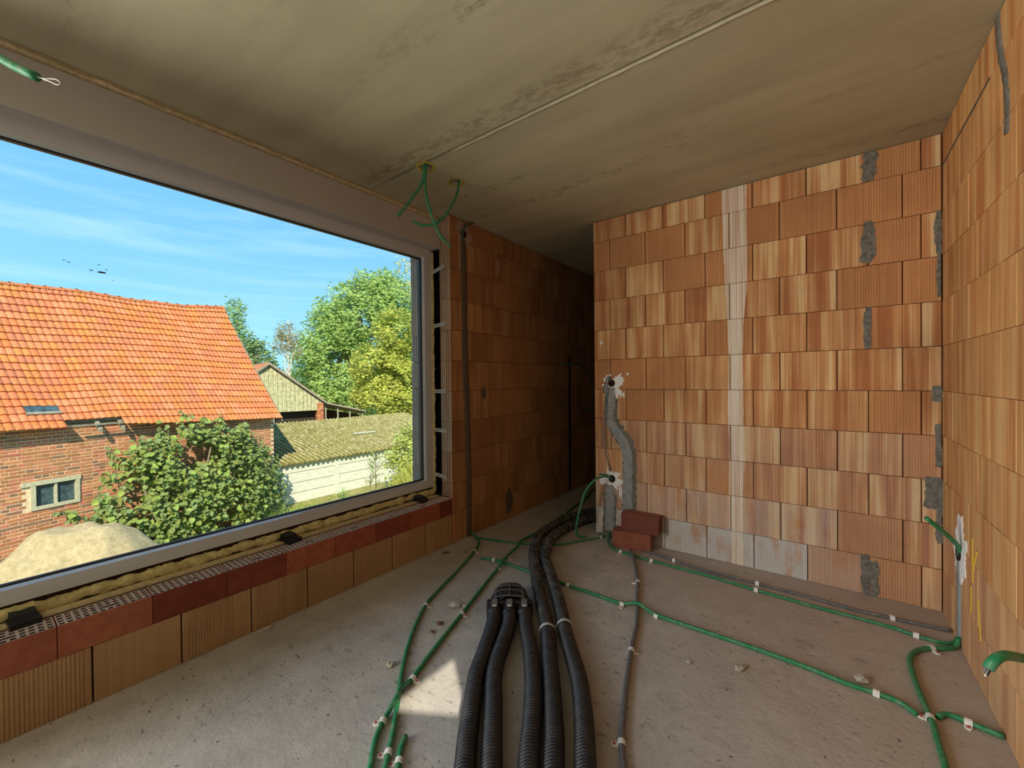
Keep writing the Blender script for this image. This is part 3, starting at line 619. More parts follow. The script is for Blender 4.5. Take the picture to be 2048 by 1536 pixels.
def chase(parent, name, pts, width, plane, mat, seedv, thick=0.005, step=0.018):
    """ragged mortar-filled chase; pts are (u, z) on the wall plane"""
    path = catmull([(u, z, 0) for u, z in pts], step); vs = []; n = len(path)
    def P(u, v, d): return (u, YB - d, v) if plane == 'y' else (XR - d, u, v) if plane == 'xr' else (XW + d, u, v)
    for i, p in enumerate(path):
        tg = (path[min(i + 1, n - 1)] - path[max(i - 1, 0)]).normalized(); nn = Vector((-tg.y, tg.x, 0))
        wl_ = width / 2 * (1 + 0.35 * noise.noise((i * 0.55, seedv, 0))); wr_ = width / 2 * (1 + 0.35 * noise.noise((i * 0.55, seedv, 7)))
        for o_, d in ((wl_, -0.001), (wl_ * 0.8, thick), (0, thick * (1.1 + 0.3 * noise.noise((i * 0.3, 3, seedv)))), (-wr_ * 0.8, thick), (-wr_, -0.001)):
            q = p + nn * o_; vs.append(P(q.x, q.y, d))
    fs = [(5 * i + j, 5 * (i + 1) + j, 5 * (i + 1) + j + 1, 5 * i + j + 1) for i in range(n - 1) for j in range(4)]
    return link(name, mesh(name, vs, fs, mat, True), parent)
def socket(parent, c, plane, r=0.030):
    n = 20; vs = []; fs = []
    def P(u, v, d): x, y, z = c; return (x + u, y - d, z + v) if plane == 'y' else (x - d, y - u, z + v) if plane == 'xr' else (x + d, y + u, z + v)
    for i in range(n):
        a = 2 * PI * i / n
        for q, d in ((r, 0.0), (r, 0.009), (r * 0.88, 0.009), (r * 0.85, 0.0045)): vs.append(P(q * math.cos(a), q * math.sin(a) * 1.1, d))
    for i in range(n):
        j = (i + 1) % n
        for k in range(3): fs.append((4 * i + k, 4 * j + k, 4 * j + k + 1, 4 * i + k + 1))
    fs.append(tuple(4 * i + 3 for i in range(n))); return link('socket_box', mesh('socket_box', vs, fs, M['hole']), parent)
blob_on(wall_back, 'gypsum_patch', (-1.44, YB, 1.275), 0.085, 0.085, 'y', M['gypsum'], 1.3, 0.75, 0.004, 70); socket(wall_back, (-1.437, YB - 0.002, 1.287), 'y', 0.028)
blob_on(wall_back, 'gypsum_patch', (-1.452, YB, 0.475), 0.078, 0.075, 'y', M['gypsum'], 4.1, 0.7, 0.004, 70); socket(wall_back, (-1.440, YB - 0.002, 0.485), 'y', 0.028)
for s_, (x, z, rx, rz_) in enumerate([(-1.36, 1.20, 0.012, 0.03), (-1.335, 1.19, 0.009, 0.018), (-1.30, 1.36, 0.01, 0.01), (-1.395, 1.19, 0.010, 0.035), (-1.375, 0.39, 0.008, 0.06), (-1.36, 0.37, 0.006, 0.05), (-1.532, 0.47, 0.02, 0.05), (-1.53, 1.63, 0.010, 0.015)]):
    blob_on(wall_back, 'gypsum_splash', (x, YB, z), rx, rz_, 'y', M['gypsum'], s_ * 3.7, 0.5, 0.003, 18)
chase(wall_back, 'mortar_edge', [(-1.443, 1.22), (-1.446, 1.10), (-1.450, 0.99), (-1.390, 0.885), (-1.315, 0.785), (-1.285, 0.66), (-1.290, 0.49), (-1.298, 0.10)], 0.125, 'y', M['mortar_dark'], 9, 0.0022)
chase(wall_back, 'mortar_chase', [(-1.443, 1.25), (-1.449, 1.10), (-1.463, 0.98), (-1.404, 0.888), (-1.330, 0.778), (-1.303, 0.656), (-1.308, 0.491), (-1.305, 0.10)], 0.085, 'y', M['mortar'], 2, 0.005)
chase(wall_back, 'mortar_edge', [(-1.462, 0.36), (-1.463, 0.25), (-1.470, 0.10), (-1.475, 0.0)], 0.125, 'y', M['mortar_dark'], 15, 0.0022)
chase(wall_back, 'mortar_chase', [(-1.462, 0.43), (-1.463, 0.26), (-1.470, 0.10), (-1.472, 0.0)], 0.085, 'y', M['mortar'], 5, 0.005)
for s_, (x, z, rx, rz_) in enumerate([(0.205, 2.575, 0.032, 0.085), (0.200, 2.125, 0.030, 0.125), (0.196, 1.612, 0.018, 0.125), (0.185, 0.12, 0.022, 0.12), (0.225, 0.10, 0.020, 0.11), (0.498, 2.12, 0.014, 0.12), (0.500, 1.88, 0.008, 0.12), (0.490, 1.22, 0.020, 0.045), (0.498, 0.93, 0.014, 0.12), (0.478, 0.66, 0.036, 0.09), (0.500, 0.50, 0.013, 0.12)]):
    blob_on(wall_back, 'mortar_fill', (x, YB, z), rx, rz_, 'y', M['mortar_dark'], s_ * 2.3 + 0.4, 0.55, 0.003, 60, True)
# floor cove of spilled mortar at the chase foot
blob_on(wall_back, 'mortar_foot', (-1.475, YB - 0.03, 0.012), 0.07, 0.03, 'y', M['mortar_dark'], 33, 0.4, 0.03, 20)
# hall wall
chase(wall_left, 'mortar_chase', [(2.556, 2.50), (2.567, 2.165), (2.570, 1.578), (2.590, 0.945), (2.595, 0.52), (2.594, 0.0)], 0.075, 'xl', M['umber_mortar'], 21, 0.005)
blob_on(wall_left, 'gypsum_patch', (XW, 2.570, 2.545), 0.085, 0.105, 'xl', plain('dusty pink gypsum', (0.42, 0.30, 0.22), 0.9, 0.1, 0.2, 70, 0.4), 6.2, 0.55, 0.004, 60); socket(wall_left, (XW + 0.002, 2.560, 2.545), 'xl', 0.030)
chase(wall_left, 'mortar_chase', [(4.35, 1.60), (4.34, 0.9), (4.33, 0.0)], 0.05, 'xl', M['shade'], 24, 0.005)
blob_on(wall_left, 'mortar_smear', (XW, 3.155, 0.165), 0.055, 0.12, 'xl', M['umber_mortar'], 8, 0.3, 0.003, 30)
blob_on(wall_left, 'mortar_smear', (XW, 2.80, 1.21), 0.035, 0.05, 'xl', M['umber_mortar'], 12, 0.6, 0.003, 24)
for s_, (y, z, rx, rz_) in enumerate([(2.68, 2.39, 0.012, 0.09), (3.01, 2.36, 0.03, 0.08), (3.55, 2.33, 0.018, 0.07), (3.42, 2.27, 0.012, 0.02), (4.1, 2.35, 0.025, 0.08), (2.86, 2.10, 0.006, 0.09)]):
    blob_on(wall_left, 'plaster_drip', (XW, y, z), rx, rz_, 'xl', plain('pale plaster drip', (0.42, 0.30, 0.20), 0.9, 0.1, 0.2, 50), s_ * 4.4, 0.5, 0.002, 20)
# right wall
blob_on(wall_right, 'gypsum_patch', (XR, 2.905, 0.475), 0.10, 0.145, 'xr', M['gypsum'], 2.2, 0.55, 0.005, 70); socket(wall_right, (XR - 0.003, 2.905, 0.462), 'xr', 0.034)
chase(wall_right, 'mortar_chase', [(2.925, 0.43), (2.928, 0.34), (2.932, 0.2), (2.938, 0.0)], 0.060, 'xr', M['mortar'], 27, 0.006)
chase(wall_right, 'mortar_smear', [(2.36, 2.66), (2.33, 2.52), (2.27, 2.38), (2.25, 2.25), (2.26, 2.18)], 0.05, 'xr', M['mortar_dark'], 31, 0.003)
chase(wall_right, 'mortar_smear', [(3.29, 2.480), (3.0, 2.484), (2.7, 2.483), (2.45, 2.485)], 0.010, 'xr', M['umber_mortar'], 35, 0.002)
for s_, pts in enumerate([[(2.70, 0.60), (2.702, 0.50), (2.70, 0.40)], [(2.63, 0.565), (2.665, 0.51), (2.69, 0.46)], [(2.72, 0.38), (2.725, 0.30), (2.73, 0.25)], [(2.62, 0.36), (2.60, 0.28), (2.58, 0.20)]]):
    chase(wall_right, 'yellow_mark', pts, 0.018, 'xr', M['yellow'], 40 + s_, 0.0015, 0.01)

# ------------------------------------------------------------------ ventilation hoses and manifold
LIFT = [(-1.84, 2.76), (-1.745, 2.83), (-1.585, 2.335), (-1.47, 2.328)]          # where the hoses ride over conduits
def hose(name, pts2, label, tail, head=None):
    r = 0.0375; lift = lambda x, y: r + 0.001 + 0.020 * min(1.0, sum(math.exp(-((x - a) ** 2 + (y - c) ** 2) / 0.022) for a, c in LIFT))
    pts = [tuple(q) for q in catmull([(x, y, 0) for x, y in pts2 + tail], 0.06)]; pts = [(x, y, lift(x, y)) for x, y, _ in pts]
    pitch = 0.0135
    prof = (0.0312, 0.0365, 0.0378, 0.0378, 0.0365)
    return tag(tube(name, pts, r, M['hose'], step=pitch / 5, seg=18, radii=lambda s, i, n: prof[i % 5]), label, 'hose', 'black ventilation hoses')
H1 = [(-1.452, 1.748), (-1.383, 1.640), (-1.291, 1.474), (-1.226, 1.350), (-1.151, 1.243), (-1.086, 1.155), (-1.008, 1.051), (-0.960, 0.993)]
H2 = [(-1.395, 1.800), (-1.328, 1.713), (-1.261, 1.578), (-1.203, 1.459), (-1.134, 1.350), (-1.061, 1.262), (-0.995, 1.178), (-0.937, 1.104), (-0.889, 1.045)]
H3 = [(-1.325, 1.852), (-1.239, 1.745), (-1.129, 1.620), (-1.041, 1.509), (-0.963, 1.401), (-0.895, 1.294), (-0.836, 1.193), (-0.790, 1.118)]
H4 = [(-1.64, 4.20), (-1.73, 3.92), (-1.82, 3.70), (-1.895, 3.445), (-1.925, 3.188), (-1.888, 2.897), (-1.761, 2.591), (-1.581, 2.332), (-1.360, 2.057), (-1.220, 1.894), (-1.115, 1.757), (-1.022, 1.619), (-0.915, 1.467), (-0.831, 1.341), (-0.762, 1.232), (-0.725, 1.166)]
H5 = [(-1.52, 4.10), (-1.63, 3.80), (-1.725, 3.560), (-1.785, 3.348), (-1.803, 3.118), (-1.770, 2.891), (-1.684, 2.646), (-1.630, 2.530), (-1.512, 2.382), (-1.335, 2.185), (-1.188, 2.005), (-1.065, 1.840), (-0.961, 1.715), (-0.855, 1.587), (-0.777, 1.471), (-0.705, 1.350), (-0.640, 1.229)]
hose('ventilation_hose', H1, 'black ribbed hose, leftmost of three leaving the manifold', [(-0.80, 0.78), (-0.6, 0.45), (-0.42, 0.10)])
hose('ventilation_hose', H2, 'black ribbed hose from the middle socket of the manifold', [(-0.73, 0.84), (-0.53, 0.52), (-0.34, 0.16)])
hose('ventilation_hose', H3, 'black ribbed hose from the right socket of the manifold', [(-0.66, 0.93), (-0.45, 0.60), (-0.26, 0.23)])
hose('ventilation_hose', H4, 'dusty black ribbed hose from the hall, left of the pair', [(-0.60, 0.98), (-0.37, 0.66), (-0.17, 0.30)])
hose('ventilation_hose', H5, 'dusty black ribbed hose from the hall, rightmost of all five', [(-0.535, 1.06), (-0.30, 0.72), (-0.09, 0.37)])

M['ribplastic'] = plain('lighter black plastic', (0.075, 0.07, 0.068), 0.5, 0.4)  # ribs in a lighter tone than the dome
man = empty('air_manifold', (-1.412, 1.828, 0.0), math.atan2(0.585, 0.81)); tag(man, 'black plastic air distribution box with ribbed dome and three hoses', 'manifold')
b = MB(); b.box((-0.128, 0.0, 0.003), (0.128, 0.035, 0.088)); o = b.build('collar_plate', M['black'], man); q = o.modifiers.new('bevel', 'BEVEL'); q.width = 0.008; q.segments = 2
b = MB(); secs = [(0.03, 0.112, 0.098), (0.07, 0.110, 0.112), (0.12, 0.100, 0.112), (0.17, 0.082, 0.100), (0.21, 0.055, 0.076), (0.235, 0.03, 0.05)]; nn = 13; vs = []
def domep(y, hw, hh, i, grow=0.0):
    a = PI * i / (nn - 1); return (math.copysign(abs(math.cos(a)) ** 0.6, math.cos(a)) * (hw + grow), y, 0.004 + abs(math.sin(a)) ** 0.7 * (hh + grow))
for y, hw, hh in secs: vs += [domep(y, hw, hh, i) for i in range(nn)]
b.add(vs, [(j * nn + i, j * nn + i + 1, (j + 1) * nn + i + 1, (j + 1) * nn + i) for j in range(len(secs) - 1) for i in range(nn - 1)] + [tuple((len(secs) - 1) * nn + i for i in range(nn))]); b.build('dome', M['black'], man)
for j, (y, hw, hh) in enumerate(secs[:-1]):
    tube('rib', [domep(y + 0.006, hw, hh, i, 0.003) for i in range(nn)], 0.0048, M['ribplastic'], man, step=0.012, seg=6)
for i in (2, 4, 6, 8, 10):
    tube('rib', [domep(y, hw, hh, i, 0.003) for y, hw, hh in secs], 0.0042, M['ribplastic'], man, step=0.015, seg=6)
for x in (-0.082, 0.0, 0.082):
    tube('hose_socket', [(x, 0.012, 0.040), (x, -0.03, 0.0395), (x, -0.055, 0.039)], 0.0412, M['black'], man, step=0.012, seg=20)
    b = MB(); b.box((x - 0.016, -0.030, 0.074), (x + 0.016, 0.022, 0.094)); q = b.build('latch', plain('grey latch', (0.16, 0.16, 0.16), 0.4, 0.4) if 'latchm' not in M else M['latchm'], man); M.setdefault('latchm', q.data.materials[0])
    b = MB(); b.box((x - 0.009, -0.032, 0.080), (x + 0.009, -0.0302, 0.088)); b.build('latch_slot', M['steel'], q)
for (c, tdir, lab) in (((-1.140, 1.790), (-0.61, 0.79), 'pale perforated band holding the left hall hose to the floor'), ((-1.088, 1.872), (-0.60, 0.80), 'pale perforated band holding the rightmost hose to the floor')):
    t = Vector((tdir[0], tdir[1], 0)).normalized(); n2 = Vector((-t.y, t.x, 0)); pts = []
    prof = [(0.040 * math.cos(a), 0.0385 + 0.040 * math.sin(a)) for a in [PI * i / 14 for i in range(15)]]; prof = [(0.0405, 0.001)] + prof + [(-0.0405, 0.001)]
    vs = []; n_ = len(prof)
    for s_ in (-0.008, 0.008):
        for g in (0.0, 0.0018):
            for u, z in prof:
                q = Vector((c[0], c[1], 0)) + t * s_ + n2 * u * (1 + g * 25); vs.append((q.x, q.y, z + (g if z > 0.02 else 0)))
    A, B, C_, D_ = 0, n_, 2 * n_, 3 * n_; fs = []
    for i in range(n_ - 1): fs += [(B + i, B + i + 1, D_ + i + 1, D_ + i), (A + i, C_ + i, C_ + i + 1, A + i + 1), (A + i, A + i + 1, B + i + 1, B + i), (C_ + i, D_ + i, D_ + i + 1, C_ + i + 1)]
    band = link('hose_band', mesh('hose_band', vs, fs, M['hose_band'])); tag(band, lab, 'strap', 'bands over the hoses')
    for i in range(3, n_ - 3, 2):
        u, z = prof[i]; q = Vector((c[0], c[1], 0)) + n2 * u * 1.05; b = MB()
        nrm = (n2 * u + Vector((0, 0, z - 0.0385))).normalized(); mm = nrm.to_track_quat('Z', 'Y').to_matrix().to_4x4(); mm.translation = Vector((q.x, q.y, 0.0385 + (z - 0.0385) * 1.05)) - nrm * 0.0006
        b.prism([(0.0035 * math.cos(2 * PI * k / 8), 0.0035 * math.sin(2 * PI * k / 8)) for k in range(8)], 0.0010, mm); b.build('eyelet', M['black'], band)

# ------------------------------------------------------------------ conduits on the floor
def conduit(pts2, label, mat='green', r=0.0100, z=None, name='conduit', extra_head=None, extra_tail=None, group='conduits on the floor'):
    z = r + 0.001 if z is None else z
    pts = [(p[0], p[1], p[2] if len(p) > 2 else z) for p in pts2]
    if extra_head: pts = extra_head + pts
    if extra_tail: pts = pts + extra_tail
    return tag(tube(name, pts, r, M[mat], step=0.018, seg=10), label, 'conduit', group)
U = 0.030
conduit([(-2.40, 2.585, 0.05), (-2.335, 2.585), (-2.242, 2.509), (-2.165, 2.371), (-2.051, 2.094), (-1.947, 1.799), (-1.873, 1.623), (-1.745, 1.432), (-1.615, 1.273), (-1.511, 1.165), (-1.427, 1.085), (-1.365, 1.026), (-1.289, 0.952), (-1.236, 0.893), (-1.198, 0.853), (-1.08, 0.72), (-0.92, 0.55)], 'green conduit curving from the hall wall chase towards the camera')
conduit([(-2.25, 5.6), (-2.24, 5.0), (-2.209, 4.511), (-2.128, 4.158), (-2.045, 3.541), (-1.995, 3.1), (-1.985, 2.813, 0.017), (-1.962, 2.70, 0.032), (-1.93, 2.60, 0.022), (-1.868, 2.375, 0.031), (-1.84, 2.30, 0.026), (-1.806, 2.16), (-1.723, 1.923), (-1.640, 1.683), (-1.553, 1.431), (-1.491, 1.263), (-1.458, 1.172), (-1.435, 1.102, 0.031), (-1.411, 1.07, 0.034), (-1.39, 1.02, 0.02), (-1.370, 0.971), (-1.331, 0.912), (-1.285, 0.863), (-1.239, 0.822), (-1.13, 0.70), (-0.98, 0.53)], 'long straight green conduit coming out of the hall, crossing others')
conduit([(-1.243, 0.975), (-1.218, 0.934), (-1.186, 0.901), (-1.163, 0.878), (-1.06, 0.75), (-0.9, 0.58)], 'short cut green conduit end pointing up beside the sunlit patch')
conduit([(-2.405, 2.605, 0.04), (-2.341, 2.597), (-2.132, 2.646), (-1.932, 2.718), (-1.712, 2.850), (-1.610, 3.017), (-1.504, 3.193), (-1.47, 3.27, 0.03)], 'green conduit crossing under the hoses to the partition wall foot', r=0.0085)
conduit([(-2.040, 2.309), (-1.941, 2.334), (-1.848, 2.339), (-1.652, 2.334), (-1.397, 2.325), (-1.318, 2.320), (-1.140, 2.315), (-0.958, 2.308, 0.014), (-0.869, 2.330, 0.033), (-0.758, 2.305, 0.016), (-0.514, 2.306), (-0.280, 2.302), (-0.075, 2.288), (0.070, 2.266), (0.160, 2.268), (0.231, 2.258), (0.274, 2.215)], 'green conduit running under the hoses straight across mid floor')
conduit([(0.338, 2.245), (0.352, 2.272), (0.382, 2.288), (0.423, 2.278), (0.508, 2.262)], 'short green conduit running into the right wall foot')
conduit([(0.508, 2.905, 0.05), (0.495, 2.885), (0.468, 2.850), (0.397, 2.798), (0.347, 2.745), (0.309, 2.663), (0.298, 2.568), (0.300, 2.427), (0.309, 2.282), (0.315, 2.200), (0.314, 2.086), (0.313, 1.966), (0.30, 1.75), (0.27, 1.45)], 'green conduit with a tight bend along the right wall', r=0.0105)
conduit([(-1.46, 3.27, 0.04), (-1.407, 3.130), (-1.33, 3.045), (-1.253, 3.009), (-1.158, 3.000), (-1.009, 2.988), (-0.662, 2.980), (-0.351, 2.949), (-0.095, 2.930), (0.135, 2.925), (0.261, 2.918), (0.359, 2.896), (0.445, 2.890), (0.495, 2.925), (0.509, 2.937, 0.03)], 'green conduit along the foot of the orange partition wall', r=0.0085)
conduit([(-1.16, 3.155), (-1.048, 3.127), (-0.880, 3.090), (-0.676, 3.052), (-0.357, 3.047), (-0.098, 3.037), (0.139, 3.020), (0.279, 3.030), (0.433, 3.046), (0.506, 3.053)], 'thin grey conduit along the foot of the orange partition wall', 'grey', 0.0082)
conduit([(-1.20, 3.075), (-1.177, 3.035, 0.012), (-1.155, 2.995, 0.030), (-1.105, 2.90, 0.012), (-1.055, 2.800), (-0.969, 2.601), (-0.90, 2.40, 0.012), (-0.868, 2.320, 0.011), (-0.820, 2.18), (-0.798, 2.099), (-0.754, 1.925), (-0.697, 1.727), (-0.639, 1.547), (-0.593, 1.419), (-0.549, 1.331), (-0.47, 1.20), (-0.33, 1.02)], 'grey conduit snaking from the brick pair towards the camera', 'grey', 0.0105)
# wall and ceiling conduits
CG = 'conduits hanging from ceiling and walls'
conduit([(-2.010, 1.775, 2.72), (-2.020, 1.772, 2.582), (-2.057, 1.718, 2.464), (-2.115, 1.648, 2.339)], 'short straight green conduit hanging from the ceiling hole, pointing left', r=0.0085, group=CG)
conduit([(-2.000, 1.79, 2.72), (-1.999, 1.770, 2.541), (-1.955, 1.769, 2.377), (-1.921, 1.818, 2.229), (-1.902, 1.894, 2.169)], 'long green conduit hanging in front of the shutter box end', r=0.0085, group=CG)
conduit([(-1.985, 2.055, 2.72), (-1.978, 2.050, 2.66), (-1.962, 2.012, 2.557), (-1.970, 1.933, 2.417), (-2.005, 1.860, 2.333), (-2.054, 1.796, 2.314), (-2.102, 1.758, 2.337)], 'hooked green conduit hanging from the smaller ceiling hole', r=0.0085, group=CG)
ul = conduit([(-1.86, -0.14, 2.71), (-1.826, -0.11, 2.60), (-1.750, -0.056, 2.364), (-1.655, 0.014, 2.178), (-1.579, 0.070, 2.105), (-1.546, 0.095, 2.080), (-1.508, 0.123, 2.057)], 'thick green conduit with a pull-wire loop, top left by the window', r=0.0105, group=CG)
dq = Vector((-1.466, 0.155, 2.042)) - Vector((-1.508, 0.123, 2.057)); d0 = Vector((-1.515, 0.118, 2.060)); e2 = Vector((0, 0, 1))
tube('pull_wire', [d0, d0 + dq * 0.5, d0 + dq * 0.75 + e2 * 0.004, d0 + dq * 1.05 + e2 * 0.006, d0 + dq * 1.22, d0 + dq * 1.05 - e2 * 0.006, d0 + dq * 0.75 - e2 * 0.003, d0 + dq * 0.45 - e2 * 0.002], 0.0013, M['steel'], ul, step=0.003, seg=6)
conduit([(0.512, 2.905, 0.45), (0.500, 2.860, 0.50), (0.471, 2.814, 0.545), (0.420, 2.751, 0.604), (0.368, 2.700, 0.659)], 'green conduit poking out of the white plastered socket on the right wall', r=0.0100, group=CG)
tag(tube('loose_wire', [(0.508, 2.93, 0.49), (0.487, 2.86, 0.555), (0.455, 2.80, 0.595), (0.42, 2.765, 0.622)], 0.0016, M['copper'], None, step=0.01, seg=6), 'pale loose wire beside the green conduit at the right wall socket', 'wire')
st = conduit([(0.520, 1.86, 0.46), (0.491, 1.777, 0.513), (0.430, 1.65, 0.585), (0.375, 1.528, 0.640), (0.332, 1.471, 0.661), (0.310, 1.442, 0.658), (0.297, 1.431, 0.638)], 'thick green conduit stub with bare wire ends, far right edge', r=0.0105, group=CG)
for dx, dz, mt in ((-0.003, 0.003, 'grey'), (0.003, 0.0, 'black'), (-0.001, -0.004, 'copper')):
    tube('wire_end', [(0.302 + dx, 1.436, 0.646 + dz), (0.296 + dx, 1.430, 0.634 + dz), (0.292 + dx, 1.426, 0.624 + dz)], 0.0024, M[mt], st, step=0.004, seg=6)
conduit([(-2.43, 4.20, 1.50), (-2.36, 4.30, 1.50), (-2.32, 4.486, 1.475), (-2.31, 4.72, 1.29), (-2.31, 4.786, 1.125), (-2.32, 4.673, 0.974), (-2.34, 4.413, 0.942)], 'faint green conduit loop on the wall in the dark hall', 'darkgreen', 0.0085, group=CG)
conduit([(-1.440, 3.292, 0.484), (-1.450, 3.250, 0.505), (-1.470, 3.190, 0.519), (-1.512, 3.111, 0.500), (-1.575, 3.061, 0.400), (-1.627, 3.044, 0.210), (-1.654, 3.048, 0.072), (-1.640, 3.075, 0.025), (-1.60, 3.12, 0.010)], 'green conduit arching from the lower partition socket to the floor', r=0.0090, group=CG)
conduit([(-1.445, 3.290, 0.478), (-1.470, 3.262, 0.510), (-1.500, 3.250, 0.520), (-1.535, 3.245, 0.519)], 'short green conduit stub at the lower partition socket', 'darkgreen', 0.0085, group=CG)
conduit([(-1.440, 3.290, 1.30), (-1.440, 3.262, 1.345), (-1.452, 3.255, 1.30), (-1.477, 3.258, 1.188), (-1.493, 3.262, 0.936), (-1.486, 3.265, 0.726), (-1.450, 3.280, 0.545)], 'thin dark grey cable linking the upper and lower partition sockets', 'grey', 0.0050, name='cable', group=CG)
conduit([(-1.438, 3.290, 1.295), (-1.450, 3.255, 1.345), (-1.475, 3.255, 1.285), (-1.500, 3.262, 1.205)], 'short stiff dark cable end at the upper partition socket', 'grey', 0.0062, name='cable', group=CG)
conduit([(-2.425, 2.555, 2.50), (-2.405, 2.530, 2.545), (-2.395, 2.550, 2.595), (-2.395, 2.600, 2.640), (-2.395, 2.660, 2.655)], 'dull green cable bending to the ceiling at the hall wall socket', 'darkgreen', 0.0075, group=CG)
tag(tube('loose_wire', [(-2.395, 2.64, 2.645), (-2.36, 2.72, 2.652), (-2.34, 2.80, 2.648), (-2.33, 2.86, 2.640)], 0.0020, M['copper'], None, step=0.01, seg=6), 'pale loose wires spread under the ceiling at the hall wall', 'wire')

# white nail clips
def clip_meshes(r):
    b = MB(); n = 9; prof = [((r + 0.0015) * math.cos(PI * i / (n - 1)), r + (r + 0.0015) * math.sin(PI * i / (n - 1))) for i in range(n)]
    prof = [(r + 0.0015, 0.001)] + prof + [(-r - 0.0015, 0.001)]; hw = 0.011
    pro2 = [(u * 1.16, z * 1.0 + (0.0016 if z > r else 0)) for u, z in prof]; vs = []; n_ = len(prof)
    for x in (-hw, hw):
        for P_ in (prof, pro2): vs += [(x, u, z) for u, z in P_]
    A, B, C_, D_ = 0, n_, 2 * n_, 3 * n_; fs = []
    for i in range(n_ - 1): fs += [(B + i, B + i + 1, D_ + i + 1, D_ + i), (A + i, C_ + i, C_ + i + 1, A + i + 1), (A + i, A + i + 1, B + i + 1, B + i), (C_ + i, D_ + i, D_ + i + 1, C_ + i + 1)]
    b.add(vs, fs); band = mesh('clip_band', b.v, b.f, M['clip'])
    b = MB(); b.prism([(-0.011, r + 0.001), (0.011, r + 0.001), (0.012, r + 0.014), (0.006, r + 0.026), (-0.006, r + 0.026), (-0.012, r + 0.014)], 0.006, Matrix.Translation((0, 0, 0.001))); tab = mesh('nail_tab', b.v, b.f, M['clip'])
    b = MB(); b.prism([(0.0045 * math.cos(2 * PI * i / 8), r + 0.016 + 0.0045 * math.sin(2 * PI * i / 8)) for i in range(8)], 0.004, Matrix.Translation((0, 0, 0.007))); nail = mesh('nail_head', b.v, b.f, M['red'])
    return band, tab, nail
cm = clip_meshes(0.0105)
CL = [((-2.159, 2.364), (-2.051, 2.094), 'white nail clip where the green conduit leaves the hall wall', 1), ((-1.873, 1.623), (-1.745, 1.432), 'white nail clip on the curved green conduit, left of the rubble', 1),
      ((-1.236, 0.893), (-1.198, 0.853), 'white clip on the middle of three green conduits at bottom edge', -1), ((-2.045, 3.541), (-1.962, 2.813), 'white clip on the green conduit inside the hall', 1),
      ((-1.999, 3.05), (-1.962, 2.70), 'white clip on the green conduit at the mouth of the hall', -1), ((-1.88, 2.42), (-1.86, 2.36), 'white clip just beyond the crossing of two green conduits', 1),
      ((-1.822, 2.235), (-1.79, 2.12), 'white clip just before the crossing of two green conduits', -1), ((-1.640, 1.683), (-1.553, 1.431), 'white clip on the straight green conduit left of the manifold', 1),
      ((-1.460, 1.185), (-1.44, 1.12), 'white clip with red plug at the edge of the sunlit patch', 1), ((-1.368, 0.965), (-1.331, 0.912), 'white clip with red plug left of the sunlit patch', -1),
      ((-1.178, 0.894), (-1.163, 0.878), 'white clip on the short cut conduit at the bottom edge', -1), ((-1.505, 3.190), (-1.48, 3.24), 'white clip at the mortar foot of the partition wall', 1),
      ((-1.941, 2.334), (-1.848, 2.339), 'white clip near the loose left end of the mid-floor conduit', 1), ((-1.318, 2.321), (-1.140, 2.315), 'white clip just right of the hoses on the mid-floor conduit', 1),
      ((-0.955, 2.308), (-0.90, 2.32), 'white clip left of where the mid-floor conduit crosses the grey one', -1), ((-0.757, 2.306), (-0.514, 2.306), 'white clip right of where the mid-floor conduit crosses the grey one', 1),
      ((0.160, 2.269), (0.231, 2.26), 'broad white clip near the right end of the mid-floor conduit', 1), ((0.313, 2.222), (0.314, 2.15), 'white clip holding the bent conduit at the right wall', -1),
      ((0.423, 2.279), (0.508, 2.264), 'white clip on the short conduit at the right wall foot', -1), ((0.397, 2.798), (0.347, 2.75), 'white clip on the tight bend at the right wall', 1),
      ((-1.250, 3.008), (-1.158, 3.001), 'white clip in front of the stacked red bricks', -1), ((-1.010, 2.988), (-0.9, 2.985), 'white clip right of the red bricks on the green conduit', -1),
      ((-0.352, 2.949), (-0.2, 2.938), 'lower of the paired white clips at mid partition wall', 1), ((0.357, 2.897), (0.40, 2.89), 'white clip on the green conduit near the right corner', 1),
      ((-0.881, 3.090), (-0.78, 3.07), 'white clip on the grey conduit right of the red bricks', 1), ((-0.357, 3.047), (-0.2, 3.04), 'upper of the paired white clips at mid partition wall', 1),
      ((0.279, 3.030), (0.35, 3.036), 'white clip on the thin grey conduit near the right corner', 1), ((-0.976, 2.618), (-0.94, 2.51), 'white clip on the snaking grey conduit near the bricks', -1),
      ((-0.757, 1.936), (-0.73, 1.84), 'white clip halfway along the snaking grey conduit', 1), ((-0.592, 1.417), (-0.57, 1.37), 'white clip on the snaking grey conduit nearest the camera', -1)]
for (c, nx, lab, side) in CL:
    a = math.atan2(nx[1] - c[1], nx[0] - c[0]) + (PI if side < 0 else 0)
    t = empty('conduit_clip', (c[0], c[1], 0.0), a); tag(t, lab, 'clip', 'white conduit clips')
    link('band', cm[0], t); q = link('nail_tab', cm[1], t); link('nail_head', cm[2], q)

